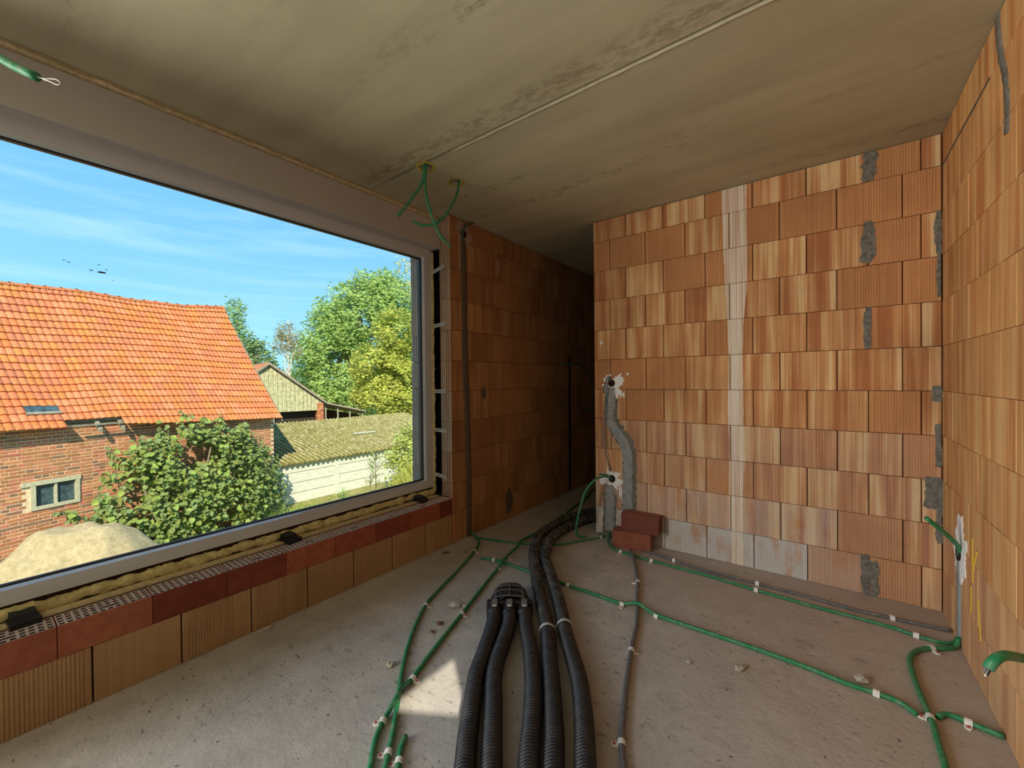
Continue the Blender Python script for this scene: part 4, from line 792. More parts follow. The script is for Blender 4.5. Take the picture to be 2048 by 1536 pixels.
# ------------------------------------------------------------------ stacked perforated bricks, rubble
fb, ft, fh = perforated(0.285, 0.115, 0.130); f1 = mesh('brick_body', fb.v, fb.f, M['redbrick']); f2 = mesh('brick_top', ft.v, ft.f, M['brick_rim']); f3 = mesh('brick_hollow', fh.v, fh.f, M['hole'])
for (x, y, z, rz, lab, tn) in ((-1.222, 3.175, 0.0, 0.16, 'red perforated brick lying on the floor, lower of two stacked', (0.78, 0.95, 1.0, 1)), (-1.165, 3.215, 0.1305, 0.06, 'red perforated brick on top of another by the partition wall', (0.52, 0.60, 0.72, 1))):
    t = empty('perforated_brick', (x, y, z), rz); tag(t, lab, 'brick', 'stacked loose bricks')
    o = link('brick_body', f1, t); o.color = tn; q = link('brick_top', f2, t); link('brick_hollow', f3, q)
def rock(name, c, r, seedv, mat, label, flat=0.55, elong=1.0, rz=0.0):
    bm = bmesh.new(); bmesh.ops.create_icosphere(bm, subdivisions=2, radius=1.0)
    for v in bm.verts:
        q = v.co * (1 + 0.45 * noise.noise(v.co * 1.4 + Vector((seedv, 0, 0))) + 0.18 * noise.noise(v.co * 4 + Vector((seedv, 0, 0)))); v.co = Vector((q.x * r * elong, q.y * r, q.z * r * flat))
    lo = min(v.co.z for v in bm.verts)
    for v in bm.verts: v.co.z -= lo
    me = bpy.data.meshes.new(name); bm.to_mesh(me); bm.free(); me.materials.append(mat)
    return tag(link(name, me, None, (c[0], c[1], 0.0), (0, 0, rz)), label, 'rubble', 'loose rubble on the floor')
rock('mortar_lump', (-1.620, 1.185), 0.019, 1.0, M['rubble'], 'grey mortar lump alone on the floor left of the conduits')
rock('mortar_lump', (-0.318, 2.116), 0.020, 2.0, M['rubble'], 'pale flat mortar chip in the middle of the right floor', 0.4, 1.5, 1.2)
rock('mortar_lump', (0.115, 2.335), 0.022, 3.0, M['rubble'], 'pale mortar lump behind the green conduit at right', 0.6, 1.4, 0.4)
rock('mortar_lump', (-1.735, 1.725), 0.024, 4.0, M['rubble'], 'rubble chunk between the two green conduits, largest of the heap', 0.5, 1.5, 0.6)
rock('mortar_lump', (-1.690, 1.760), 0.014, 5.0, M['rubble'], 'small pale rubble piece behind the largest chunk', 0.6, 1.3)
rock('brick_shard', (-1.680, 1.555), 0.014, 6.0, M['shard'], 'small dark brick shard between the two green conduits', 0.5, 1.5, 0.2)
rock('brick_shard', (-1.655, 1.480), 0.010, 7.0, M['shard'], 'tiny dark chip below the brick shard between conduits', 0.6, 1.3)
rock('brick_shard', (-2.335, 2.230), 0.016, 8.0, M['shard'], 'flat dark shard on the floor near the window wall corner', 0.25, 1.9, 0.9)
rock('brick_shard', (-2.225, 2.330), 0.010, 9.0, M['shard'], 'small dark shard beside the first green clip', 0.3, 1.6, 0.3)
rock('mortar_lump', (-2.400, 0.960), 0.020, 10.0, M['rubble'], 'mortar crumb at the foot of the parapet blocks', 0.35, 2.2, 1.5)
rock('mortar_lump', (-0.515, 2.020), 0.008, 11.0, M['rubble'], 'tiny mortar crumb left of the pale flat chip', 0.7, 1.2)
rock('mortar_lump', (-2.16, 3.10), 0.018, 12.0, M['rubble'], 'pale crumb on the floor of the dark hall', 0.3, 1.8, 0.6)

# ================================================================== OUTDOORS
ZG = -3.7076
b = MB(); b.add([(-90, -60, ZG), (-2.9, -60, ZG), (-2.9, 80, ZG), (-90, 80, ZG)], [(0, 1, 2, 3)]); b.add([(-2.9, -60, ZG), (60, -60, ZG), (60, 80, ZG), (-2.9, 80, ZG)], [(0, 1, 2, 3)])
tag(b.build('ground', M['earth']), 'rough yellowish meadow ground outside below the window', 'ground', kind='structure')

# ---- barn
barn = empty('barn', (-17.4275, 7.4698, ZG), math.atan2(0.96275, -0.27038)); tag(barn, 'old red brick barn with sagging orange tiled roof', 'barn')
S0 = -9.0                                                              # local x: along the front wall, y: inwards, z: up
wallz = lambda s: 3.95 + 0.02 * s * 0
b = MB()
WIN = [(-6.60, -5.86, 2.02, 2.54)]
wx0, wx1, wz0, wz1 = WIN[0]
b.box((S0, 0.007, 0), (wx0, 0.30, 3.98)); b.box((wx1, 0.007, 0), (-0.008, 0.30, 3.98)); b.box((wx0, 0.007, 0), (wx1, 0.30, wz0)); b.box((wx0, 0.007, wz1), (wx1, 0.30, 3.98))
b.box((S0, 5.7, 0), (0, 6.0, 3.75)); b.box((S0 - 0.3, 0.03, 0), (S0, 6.0, 3.75)); b.box((-0.30, 0.3, 0), (-0.008, 5.7, 3.75))
b.add([(-0.03, 0.03, 3.75), (-0.03, 6.0, 3.75), (-0.03, 3.0, 7.9), (-0.30, 0.03, 3.75), (-0.30, 6.0, 3.75), (-0.30, 3.0, 7.9)], [(0, 1, 2), (5, 4, 3), (0, 2, 5, 3), (1, 4, 5, 2)])
bw = b.build('wall_core', M['lime'], barn)
rb = random.Random(21)
def brick_tint():
    t = rb.random(); v = rb.uniform(0.75, 1.2)
    return (v * 1.0, v * rb.uniform(0.85, 1.15), v * rb.uniform(0.8, 1.1)) if t < 0.86 else (0.55 * v, 0.75 * v, 0.9 * v)
brick_var = {}
for kind_, L_ in (('s', 0.252), ('h', 0.122)):
    for q in range(7):
        bb = MB(); bb.box((-L_ / 2, 0, -0.0325), (L_ / 2, 0.04, 0.0325), brick_tint()); brick_var[kind_, q] = (bb, mesh('barn_brick', bb.v, bb.f, M['barn_brick'], False, bb.t))
rest = MB(); cand = []
row = 0; z = 0.05
while z < 3.95:
    stretch = row % 2 == 0; L_ = 0.252 if stretch else 0.122; pitch = L_ + 0.016; s = -8.9 + (0.06 if stretch else 0.0)
    while s < -L_ / 2 + 0.02:
        if not (wx0 - 0.07 - L_ / 2 < s < wx1 + 0.06 + L_ / 2 and wz0 - 0.10 < z < wz1 + 0.03): cand.append((s, z, 's' if stretch else 'h'))
        s += pitch
    z += 0.087; row += 1
# the largest in view: left part above the sand heap, under the eave
cand.sort(key=lambda q: (0 if (q[2] == 's' and -7.5 < q[0] < -4.6 and q[1] > 1.0) else 1, q[0]))
for i, (s, z, kd) in enumerate(cand):
    bbm, me = brick_var[kd, rb.randrange(7)]; dy = rb.uniform(-0.004, 0.004)
    if i < 300: link('brick', me, barn, (s, dy, z))
    else: rest.add([(v[0] + s, v[1] + dy, v[2] + z) for v in bbm.v], bbm.f, bbm.t[0])
for z in [0.05 + 0.076 * i for i in range(51)]:                         # gable side bricks
    for i in range(24):
        y = 0.16 + 0.248 * i + (0.124 if int(z / 0.076) % 2 else 0); t = brick_tint(); rest.box((-0.04, y - 0.117, z - 0.0285), (0.002, min(5.98, y + 0.117), z + 0.0285), t)
tag(rest.build('brickwork', M['barn_brick'], barn, tinted=True), kind='stuff')
# barn window
bwn = MB(); bwn.box((wx0 - 0.26, -0.035, wz1), (wx1 + 0.10, 0.06, wz1 + 0.11)); lint = bwn.build('lintel', M['wframe'], barn)
wf = empty('window_frame'); wf.parent = barn; wf.location = (0, 0, 0)
for a, c in (((wx0, -0.03, wz0 - 0.09), (wx1, 0.1, wz0)), ((wx0 - 0.09, -0.03, wz0 - 0.09), (wx0, 0.1, wz1)), ((wx1, -0.03, wz0 - 0.09), (wx1 + 0.08, 0.1, wz1)), (((wx0 + wx1) / 2 - 0.025, 0.0, wz0), ((wx0 + wx1) / 2 + 0.025, 0.1, wz1))):
    q = MB(); q.box(a, c); q.build('frame_bar', M['wframe'], wf)
for a, c in ((wx0, (wx0 + wx1) / 2 - 0.025), ((wx0 + wx1) / 2 + 0.025, wx1)):
    q = MB(); q.box((a, 0.06, wz0), (c, 0.07, wz1)); q.build('window_pane', M['pane'], wf)
q = MB(); q.box((-1.20, -0.02, 2.42), (-0.72, 0.05, 2.52)); q.build('sill_stone', M['wframe'], barn); q = MB(); q.box((-1.12, -0.004, 2.02), (-0.80, 0.02, 2.42)); q.build('limewash_panel', M['panel'], barn)
# roof surface
def lerp_tab(tab, s):
    for (a, va), (c, vc) in zip(tab, tab[1:]):
        if s <= c: t = (s - a) / (c - a); t = max(0, t); return va + (vc - va) * t
    return tab[-1][1]
ridge_t = [(-9.5, 7.95), (-6.1, 7.93), (-4.55, 8.02), (-3.1, 7.98), (-1.35, 8.05), (0.0, 8.22), (0.3, 8.25)]
eave_t = [(-9.5, 3.98), (-7.2, 3.95), (-4.9, 3.88), (-2.9, 3.76), (0.0, 3.62), (0.3, 3.60)]
def roof(s, t):
    ez, rz_ = lerp_tab(eave_t, s), lerp_tab(ridge_t, s); sag = 0.14 * math.sin(PI * t) * (0.5 + 0.5 * math.sin((s + 1.0) * 0.9))
    return Vector((s, -0.32 + 3.32 * t, ez + (rz_ - ez) * t - sag + 0.02 * noise.noise((s * 0.9, t * 4, 2))))
deck = MB(); ns, ntt = 36, 14; vs = []
for i in range(ns + 1):
    for j in range(ntt + 1):
        s = S0 - 0.3 + (0.13 - S0 + 0.3) * i / ns; p = roof(s, 0.05 + 0.95 * j / ntt); t2 = 0.045; vs.append((p.x, p.y + 0.03, p.z - t2))
deck.add(vs, [(i * (ntt + 1) + j, (i + 1) * (ntt + 1) + j, (i + 1) * (ntt + 1) + j + 1, i * (ntt + 1) + j + 1) for i in range(ns) for j in range(ntt)])
deck.add([(0.13, 3.0, 8.1), (0.13, 6.3, 3.7), (S0 - 0.3, 6.3, 3.7), (S0 - 0.3, 3.0, 7.85)], [(0, 1, 2, 3)])
deck.build('roof_deck', M['oldwood'], barn)
NR, TWID = 20, 0.298
rtile = random.Random(5)
def tile_geo(tint, ln=0.30):
    b = MB(); nx = 13; top = []; w = TWID / 2 + 0.004
    prof = [(-w + 2 * w * i / (nx - 1), 0.030 * abs(math.sin(2 * PI * i / (nx - 1))) ** 0.8) for i in range(nx)]
    vs = [(x, 0, z + 0.048) for x, z in prof] + [(x, ln, z + 0.002) for x, z in prof] + [(x, 0.0, z + 0.004) for x, z in prof]
    fs = [(i, i + 1, nx + i + 1, nx + i) for i in range(nx - 1)] + [(2 * nx + i, 2 * nx + i + 1, i + 1, i) for i in range(nx - 1)]
    b.add(vs, fs, tint); return b
tvars = []
for q in range(9):
    v = rtile.uniform(0.86, 1.10); tvars.append(tile_geo((v, v * rtile.uniform(0.90, 1.10), v * rtile.uniform(0.8, 1.3))))
tmesh = [mesh('roof_tile', q.v, q.f, M['tile'], False, q.t) for q in tvars]
tiles = []
ncol = int((0.13 - S0) / TWID)
for r_ in range(NR):
    for c_ in range(ncol):
        s = 0.13 - TWID * (c_ + 0.5); t = r_ / NR
        if r_ == 0 and -6.0 < s < -4.88: continue
        if r_ in (1,) and -6.75 < s < -6.25: pass
        tiles.append((s, t, r_, c_))
def tile_matrix(s, t):
    p = roof(s, t); du = (roof(s + 0.1, t) - roof(s - 0.1, t)).normalized(); dv = (roof(s, min(1, t + 0.04)) - roof(s, t)).normalized(); nn_ = du.cross(dv).normalized(); du = dv.cross(nn_).normalized()
    mm = Matrix((du, dv, nn_)).transposed().to_4x4(); mm.translation = p + du * rtile.uniform(-0.006, 0.006); return mm @ Matrix.Rotation(rtile.uniform(-0.018, 0.018), 4, 'Z')
tiles.sort(key=lambda q: (q[0] < -8.3, -( -q[0] * 1.6 - q[1] * 4)))
trest = MB(); cnt = 0
SKY_T = [q for q in tiles if q[2] == 2 and -6.72 < q[0] < -6.1]
for q in tiles:
    if q in SKY_T: continue
    s, t, r_, c_ = q; mm = tile_matrix(s, t); vi = rtile.randrange(9)
    if cnt < 300 and -8.3 < s: 
        o = link('roof_tile', tmesh[vi], barn); o.matrix_local = mm; cnt += 1
    else: trest.add([mm @ Vector(v) for v in tvars[vi].v], tvars[vi].f, tvars[vi].t[0])
tag(trest.build('tile_field', M['tile'], barn, tinted=True), kind='stuff')
if SKY_T:
    s0, s1 = min(q[0] for q in SKY_T) - TWID / 2, max(q[0] for q in SKY_T) + TWID / 2
    mm = tile_matrix((s0 + s1) / 2, 2.05 / NR); hw = (s1 - s0) / 2
    q = MB(); q.box((-hw, 0.02, 0.02), (hw, 0.25, 0.06)); o = q.build('skylight_pane', M['pane'], barn); o.matrix_local = mm
    q = MB(); q.box((-hw - 0.02, -0.05, 0.03), (hw + 0.02, 0.025, 0.082)); o2 = q.build('skylight_apron', M['oldwood'], barn); o2.matrix_local = mm
for i in range(int((0.13 - S0) / 0.36)):                               # ridge tiles with overlapping collars
    s1 = 0.15 - 0.36 * i; s0 = s1 - 0.36; p0, p1 = roof(s0, 1.0), roof(s1, 1.0); q = MB(); vs = []; nseg = 8
    for p, rr in ((p0, 0.115), (p0.lerp(p1, 0.14), 0.115), (p0.lerp(p1, 0.15), 0.095), (p1, 0.090)):
        vs += [(p.x, p.y - rr * 1.15 * math.cos(PI * k / nseg), p.z - 0.04 + rr * math.sin(PI * k / nseg)) for k in range(nseg + 1)]
    q.add(vs, [(j * (nseg + 1) + k, j * (nseg + 1) + k + 1, (j + 1) * (nseg + 1) + k + 1, (j + 1) * (nseg + 1) + k) for j in range(3) for k in range(nseg)], (rtile.uniform(0.75, 1.0), 0.85, 0.9)); q.build('ridge_tile', M['tile'], barn, tinted=True)
q = MB(); p0, p1 = roof(-5.98, 0.0), roof(-4.88, 0.0); q.box((-6.0, -0.31, p0.z + 0.03), (-4.86, -0.26, p0.z + 0.07)); q.build('batten', M['oldwood'], barn)
q = MB(); q.box((-6.0, -0.13, p0.z + 0.17), (-4.86, -0.08, p0.z + 0.21)); q.build('batten', M['oldwood'], barn)
for s in (-8.4, -7.4, -6.4, -5.45, -4.95, -3.9, -2.9, -1.9, -0.9):
    q = MB(); pa, pb_ = roof(s, 0.05 if not -6 < s < -4.9 else 0.0), roof(s, 0.3); q.add([(s - 0.04, pa.y + 0.02, pa.z - 0.06), (s + 0.04, pa.y + 0.02, pa.z - 0.06), (s + 0.04, pb_.y, pb_.z - 0.08), (s - 0.04, pb_.y, pb_.z - 0.08), (s - 0.04, pa.y + 0.02, pa.z - 0.16), (s + 0.04, pa.y + 0.02, pa.z - 0.16), (s + 0.04, pb_.y, pb_.z - 0.2), (s - 0.04, pb_.y, pb_.z - 0.2)],
                    [(0, 1, 2, 3), (7, 6, 5, 4), (0, 4, 5, 1), (1, 5, 6, 2), (2, 6, 7, 3), (3, 7, 4, 0)]); q.build('rafter', M['oldwood'], barn)
q = MB(); q.add([(0.135, -0.33, 3.52), (0.135, -0.33, 3.64), (0.135, 3.0, 8.2), (0.135, 3.0, 8.02), (0.10, -0.33, 3.52), (0.10, -0.33, 3.64), (0.10, 3.0, 8.2), (0.10, 3.0, 8.02)], [(0, 1, 2, 3), (7, 6, 5, 4), (0, 4, 5, 1), (1, 5, 6, 2), (2, 6, 7, 3), (3, 7, 4, 0)]); q.build('verge_board', M['oldwood'], barn)

# ---- leafy things
def leaf_geo(sz, tint, rndm):
    prof = [(0, 0), (0.30, 0.10), (0.48, 0.35), (0.45, 0.62), (0.26, 0.86), (0, 1.05)]
    vs = [(x * sz, y * sz, abs(x) * sz * 0.22 - (y - 0.5) ** 2 * 0.25 * sz) for x, y in prof] + [(-x * sz, y * sz, abs(x) * sz * 0.22 - (y - 0.5) ** 2 * 0.25 * sz) for x, y in prof[1:-1]]
    fs = [(0, 1, 2, 3, 4, 5), (0, 5, 9, 8, 7, 6)]
    b = MB(); b.add(vs, fs, tint); return b
rl = random.Random(31)
lv = []
for q in range(8):
    v = rl.uniform(0.75, 1.25); lv.append(leaf_geo(rl.uniform(0.11, 0.17), (v * rl.uniform(0.85, 1.25), v, v * rl.uniform(0.6, 1.2)), rl))
lvm = [mesh('leaf', q.v, q.f, M['leaf'], False, q.t) for q in lv]
bush = empty('climbing_shrub', barn.location, barn.rotation_euler.z); tag(bush, 'large broad-leaved shrub growing against the brick barn wall', 'shrub')
# blobs in barn-local (s, out, h)
BL = [(-4.9, 0.8, 1.0, 1.0, 0.7, 1.0), (-4.0, 0.9, 1.5, 1.1, 0.8, 1.4), (-3.2, 0.9, 2.2, 1.0, 0.75, 1.5), (-2.3, 0.9, 2.0, 1.1, 0.8, 1.5), (-1.5, 0.8, 1.4, 0.9, 0.75, 1.2), (-3.0, 1.2, 1.0, 1.8, 0.8, 0.9), (-4.6, 0.6, 2.4, 0.7, 0.5, 0.8), (-0.9, 0.7, 0.8, 0.7, 0.6, 0.8), (-5.3, 0.9, 0.5, 0.6, 0.5, 0.6), (-5.5, 0.7, 1.3, 0.45, 0.4, 0.6), (-4.0, 0.8, 2.7, 0.8, 0.5, 0.8), (-2.6, 0.8, 2.9, 0.8, 0.5, 0.7), (-1.2, 0.7, 1.9, 0.8, 0.5, 0.9), (-0.5, 0.5, 1.0, 0.5, 0.4, 0.7), (-3.5, 0.7, 3.2, 0.7, 0.4, 0.65), (-4.5, 0.6, 2.9, 0.6, 0.35, 0.7), (-2.0, 0.6, 2.9, 0.7, 0.4, 0.7), (-1.3, 0.5, 2.5, 0.6, 0.35, 0.7), (-5.7, 0.7, 0.7, 0.5, 0.4, 0.6), (-5.1, 0.6, 1.9, 0.6, 0.4, 0.7)]
leaves = []
for (s, o_, h, a, c, d) in BL:
    for i in range(int(430 * a * d)):
        u = Vector((rl.gauss(0, 1), rl.gauss(0, 1), rl.gauss(0, 1))).normalized() * rl.random() ** 0.22
        p = Vector((s + u.x * a, -(o_ + u.y * c), h + u.z * d))
        if p.z < 0.05 or p.y > -0.08 or noise.noise(p * 1.25) < -0.27 + 0.09 * (p.z - 2.0): continue
        leaves.append((p, u))
shoots = [(-3.45, 0.7, 3.4, -0.05, 0.65), (-3.95, 0.6, 3.0, -0.1, 0.75), (-2.75, 0.7, 3.3, 0.1, 0.55), (-2.2, 0.7, 3.1, 0.1, 0.4), (-4.5, 0.6, 2.9, -0.2, 0.6), (-5.7, 0.8, 1.5, -0.9, 0.45), (-5.4, 0.9, 1.0, -0.95, 0.35), (-5.3, 0.8, 0.7, -0.85, -0.05), (-5.5, 0.8, 1.6, -0.3, 0.75), (-1.2, 0.6, 2.2, 0.35, 0.35), (-5.0, 0.6, 2.2, -0.6, 0.5), (-0.6, 0.5, 1.2, 0.5, 0.3), (-3.1, 0.75, 3.3, 0.0, 0.7), (-4.2, 0.6, 3.3, -0.05, 0.65), (-3.7, 0.65, 3.6, 0.05, 0.55), (-2.5, 0.65, 3.4, 0.05, 0.55), (-1.7, 0.6, 3.1, 0.1, 0.5), (-5.2, 0.5, 2.6, -0.15, 0.7), (-6.0, 0.6, 0.9, -0.6, 0.25), (-5.9, 0.6, 1.1, -0.35, 0.75)]
for (s, o_, h, ds, dh) in shoots:
    tube('stem', [(s - ds * 0.3, -o_, h - dh * 0.5 - 0.2), (s + ds * 0.5, -o_, h + dh * 0.5), (s + ds, -o_ - 0.05, h + dh)], 0.012, M['bark'], bush, step=0.12, seg=5)
    for i in range(20):
        t = rl.random(); leaves.append((Vector((s + ds * t + rl.uniform(-0.1, 0.1), -o_ + rl.uniform(-0.12, 0.1), h + dh * t + rl.uniform(-0.08, 0.08))), Vector((rl.uniform(-1, 1), rl.uniform(-1, 0), rl.uniform(-.5, 1)))))
for (s, o_) in ((-4.6, 0.7), (-3.8, 0.8), (-3.0, 0.9), (-2.2, 0.8), (-1.4, 0.6)):
    tube('stem', [(s, -o_, 0.0), (s + 0.1, -o_ - 0.05, 1.0), (s - 0.1, -o_, 2.2), (s + 0.05, -o_ + 0.05, 3.0)], 0.03, M['bark'], bush, step=0.2, seg=6)
def leaf_matrix(p, u):
    d = (Vector((0, -0.75, 0.55)) + u * 0.55 + Vector((rl.uniform(-.6, .6), rl.uniform(-.6, .6), rl.uniform(-.6, .6)))).normalized()
    mm = d.to_track_quat('Z', 'Y').to_matrix().to_4x4() @ Matrix.Rotation(PI + rl.uniform(-1.1, 1.1), 4, 'Z'); mm.translation = p; return mm
leaves.sort(key=lambda q: q[0].y * 0.9 + q[0].x * 0.28)                # nearest the window first
lrest = MB()
for i, (p, u) in enumerate(leaves):
    vi = rl.randrange(8); mm = leaf_matrix(p, u)
    if i < 300: o = link('leaf', lvm[vi], bush); o.matrix_local = mm
    else: lrest.add([mm @ Vector(v) for v in lv[vi].v], lv[vi].f, lv[vi].t[0])
tag(lrest.build('foliage', M['leaf'], bush, tinted=True), kind='stuff')

def tree(name, base, blobs, nleaf, size, tint, label, trunk_r=0.25, droop=0.0, barkm='bark', trunk_top=None, cat='tree', limbs=5, hollow=0.35):
    rr = random.Random(len(label) * 7 + int(abs(base[0]) * 10)); t = empty(name, base, YAW); tag(t, label, cat)
    f = MB(); tot = sum(a * c * d for (_, _, _, a, c, d) in blobs)
    for (x, y, z, a, c, d) in blobs:
        for i in range(int(nleaf * a * c * d / tot)):
            # leaves gathered in sprays so that gaps stay between them
            u = Vector((rr.gauss(0, 1), rr.gauss(0, 1), rr.gauss(0, 1))).normalized() * rr.random() ** hollow
            p0 = Vector((x + u.x * a, y + u.y * c, z + u.z * d))
            if noise.noise(p0 * 0.9 / max(0.6, min(a, 3) * 0.5)) < -0.12: continue
            for k in range(4):
                p = p0 + Vector((rr.gauss(0, size), rr.gauss(0, size), rr.gauss(0, size) - droop * k * size * 1.6)); s = size * rr.uniform(0.6, 1.15)
                d_ = (u + Vector((rr.uniform(-1, 1), rr.uniform(-1, 1), rr.uniform(-0.4, 1.2)))).normalized(); qd = d_.to_track_quat('Z', 'Y'); ax, ay = qd @ Vector((s, 0, 0)), qd @ Vector((0, s * 0.7, 0))
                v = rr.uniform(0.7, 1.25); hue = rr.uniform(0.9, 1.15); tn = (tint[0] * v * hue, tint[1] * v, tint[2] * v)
                f.add([p - ax, p - ay * 0.8, p + ax, p + ay * 0.8], [(0, 1, 2, 3)], tn)
    tag(f.build('crown', M['tree_leaf'], t, tinted=True), kind='stuff')
    top = trunk_top or max(z for (_, _, z, _, _, _) in blobs)
    tube('trunk', [(0, 0, 0), (0.1, 0.05, top * 0.35), (-0.05, 0.1, top * 0.7), (0.05, 0, top)], trunk_r, M[barkm], t, step=top / 12, seg=8, radii=lambda s, i, n: trunk_r * (1 - 0.85 * i / n))
    for i in range(limbs):
        bx = blobs[i % len(blobs)]; h0 = top * (0.35 + 0.1 * (i % 4))
        tube('branch', [(0.03, 0.05, h0), (bx[0] * 0.5, bx[1] * 0.5, (h0 + bx[2]) / 2 + 0.3), (bx[0] + rr.uniform(-.4, .4) * bx[3], bx[1], bx[2] + 0.3 * bx[5])], trunk_r * 0.35, M[barkm], t, step=0.5, seg=6, radii=lambda s, j, n: trunk_r * 0.35 * (1 - 0.8 * j / n))
    return t
def V(u, v, D):  # plan helper along a view bearing for distant planting: bearing tangent u (right positive), height v above eye, distance D
    p = fw * D + rt * (u * D); return (p.x, p.y, v)
G0 = -ZG
def tb(px, D): u = (px - 1024) / FPX; p = fw * D + rt * (u * D); return (p.x, p.y, ZG)
def hz(py, D, px=600): return (1.3188 + (760.7 + (1024 - px) * 0.0103 - py) * D / FPX) - ZG     # height above outside ground
D = 49; R_ = D / FPX
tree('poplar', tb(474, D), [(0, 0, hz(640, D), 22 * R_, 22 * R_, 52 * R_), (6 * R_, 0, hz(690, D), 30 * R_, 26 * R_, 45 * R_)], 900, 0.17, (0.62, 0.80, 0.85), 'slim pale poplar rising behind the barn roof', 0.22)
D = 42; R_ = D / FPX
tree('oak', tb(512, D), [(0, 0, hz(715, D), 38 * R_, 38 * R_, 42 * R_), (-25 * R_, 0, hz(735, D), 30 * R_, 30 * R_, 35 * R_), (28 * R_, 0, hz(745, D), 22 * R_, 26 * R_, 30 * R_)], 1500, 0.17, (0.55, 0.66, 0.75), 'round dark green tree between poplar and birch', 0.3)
D = 38; R_ = D / FPX
tree('birch', tb(577, D), [(0, 0, hz(668, D), 24 * R_, 24 * R_, 30 * R_), (-14 * R_, 0, hz(685, D), 16 * R_, 18 * R_, 26 * R_), (14 * R_, 0, hz(690, D), 14 * R_, 18 * R_, 24 * R_)], 620, 0.10, (0.85, 0.68, 1.0), 'thin browning birch with white trunk behind the gabled shed', 0.13, 0.9, 'birch', hz(640, D), limbs=8)
D = 45; R_ = D / FPX
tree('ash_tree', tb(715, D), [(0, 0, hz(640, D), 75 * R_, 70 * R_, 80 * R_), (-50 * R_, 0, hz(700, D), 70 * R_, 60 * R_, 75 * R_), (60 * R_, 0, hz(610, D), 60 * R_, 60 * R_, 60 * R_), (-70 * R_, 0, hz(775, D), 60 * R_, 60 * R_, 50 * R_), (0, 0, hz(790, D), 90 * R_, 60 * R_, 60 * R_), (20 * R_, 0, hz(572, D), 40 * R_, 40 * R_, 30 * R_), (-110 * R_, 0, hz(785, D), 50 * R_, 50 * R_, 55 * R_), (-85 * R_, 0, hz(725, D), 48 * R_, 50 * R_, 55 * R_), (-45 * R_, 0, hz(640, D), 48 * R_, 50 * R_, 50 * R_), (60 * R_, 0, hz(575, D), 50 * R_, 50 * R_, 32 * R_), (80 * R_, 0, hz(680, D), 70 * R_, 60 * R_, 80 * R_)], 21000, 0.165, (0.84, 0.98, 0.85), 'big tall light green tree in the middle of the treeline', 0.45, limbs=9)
D = 35; R_ = D / FPX
tree('maple', tb(790, D), [(10 * R_, 0, hz(665, D), 55 * R_, 50 * R_, 50 * R_), (-35 * R_, 0, hz(735, D), 55 * R_, 50 * R_, 55 * R_), (40 * R_, 0, hz(730, D), 55 * R_, 50 * R_, 60 * R_), (-20 * R_, 0, hz(795, D), 70 * R_, 50 * R_, 45 * R_), (60 * R_, 0, hz(800, D), 60 * R_, 50 * R_, 45 * R_)], 11000, 0.135, (1.12, 1.02, 0.62), 'yellow-green maple nearest the window jamb', 0.35, limbs=7)
D = 30; R_ = D / FPX
tree('weeping_birch', tb(880, D), [(-64 * R_, 0, hz(528, D), 22 * R_, 20 * R_, 26 * R_), (-58 * R_, 0, hz(575, D), 14 * R_, 20 * R_, 36 * R_), (0, 0, hz(480, D), 60 * R_, 40 * R_, 40 * R_)], 420, 0.10, (1.25, 1.05, 0.9), 'hanging birch twigs at the top corner of the window', 0.2, 1.3, 'birch', hz(440, D), limbs=6)
D = 18.5; R_ = D / FPX
tree('hedge_shrub', tb(815, D), [(0.1, 0, 1.7, 1.0, 0.9, 1.3), (-0.5, 0, 1.4, 0.7, 0.7, 1.0), (0.8, 0, 2.0, 1.0, 0.9, 1.5), (0.2, 0.3, 2.4, 0.8, 0.8, 0.9)], 2400, 0.075, (1.1, 1.05, 0.85), 'bushy green shrub at the right end of the white wall', 0.08, cat='shrub')
# distant hedge line closing the horizon
for i, (px, D, hgt, w) in enumerate([(520, 57, 6.5, 6), (600, 68, 7.8, 7), (680, 60, 7, 7), (760, 70, 9, 7), (840, 55, 9, 7), (430, 60, 6, 7), (340, 60, 6, 7)]):
    lab = ['far green hedge tree behind the round dark tree', 'far green hedge tree behind the birch', 'far green hedge tree behind the big light tree, left', 'far green hedge tree behind the maple', 'far green hedge tree hidden by the window jamb', 'far green hedge tree behind the barn ridge end', 'far green hedge tree behind the barn roof'][i]
    if px < 500 or px == 840: continue
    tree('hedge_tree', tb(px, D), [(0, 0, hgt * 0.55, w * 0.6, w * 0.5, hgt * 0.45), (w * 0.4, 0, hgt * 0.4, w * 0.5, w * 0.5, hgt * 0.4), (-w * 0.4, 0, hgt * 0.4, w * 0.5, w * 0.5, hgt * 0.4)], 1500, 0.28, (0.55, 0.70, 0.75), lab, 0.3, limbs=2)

# ---- white panel garage with mossy corrugated roof
gar = empty('garage', (-17.7, 7.60, ZG), 0.0); tag(gar, 'low garage of whitewashed concrete panels under mossy corrugated roof', 'garage')
for i, (y0, y1) in enumerate(((0.0, 2.55), (2.75, 5.2), (5.4, 8.0), (8.2, 11.0))):
    for j in range(4):
        q = MB(); q.box((-0.06, y0, 0.012 + 0.425 * j), (0.0 + 0.006 * ((j * 7 + i * 3) % 3), y1, 0.425 * (j + 1) - 0.012)); q.build('wall_panel', M['panel'], gar)
    q = MB(); q.box((-0.10, y1, 0), (0.05, y1 + 0.20, 1.70)); q.build('post', M['panel'], gar)
q = MB(); q.box((-6.2, 0.0, 0), (-0.10, 0.08, 1.6)); q.build('side_wall', M['panel'], gar); q = MB(); q.box((-6.3, 0.0, 0), (-6.2, 11.2, 2.6)); q.build('rear_wall', M['panel'], gar); q = MB(); q.box((-0.09, 0, 0), (-0.061, 11.2, 1.66)); q.build('backing', M['oldwood'], gar)
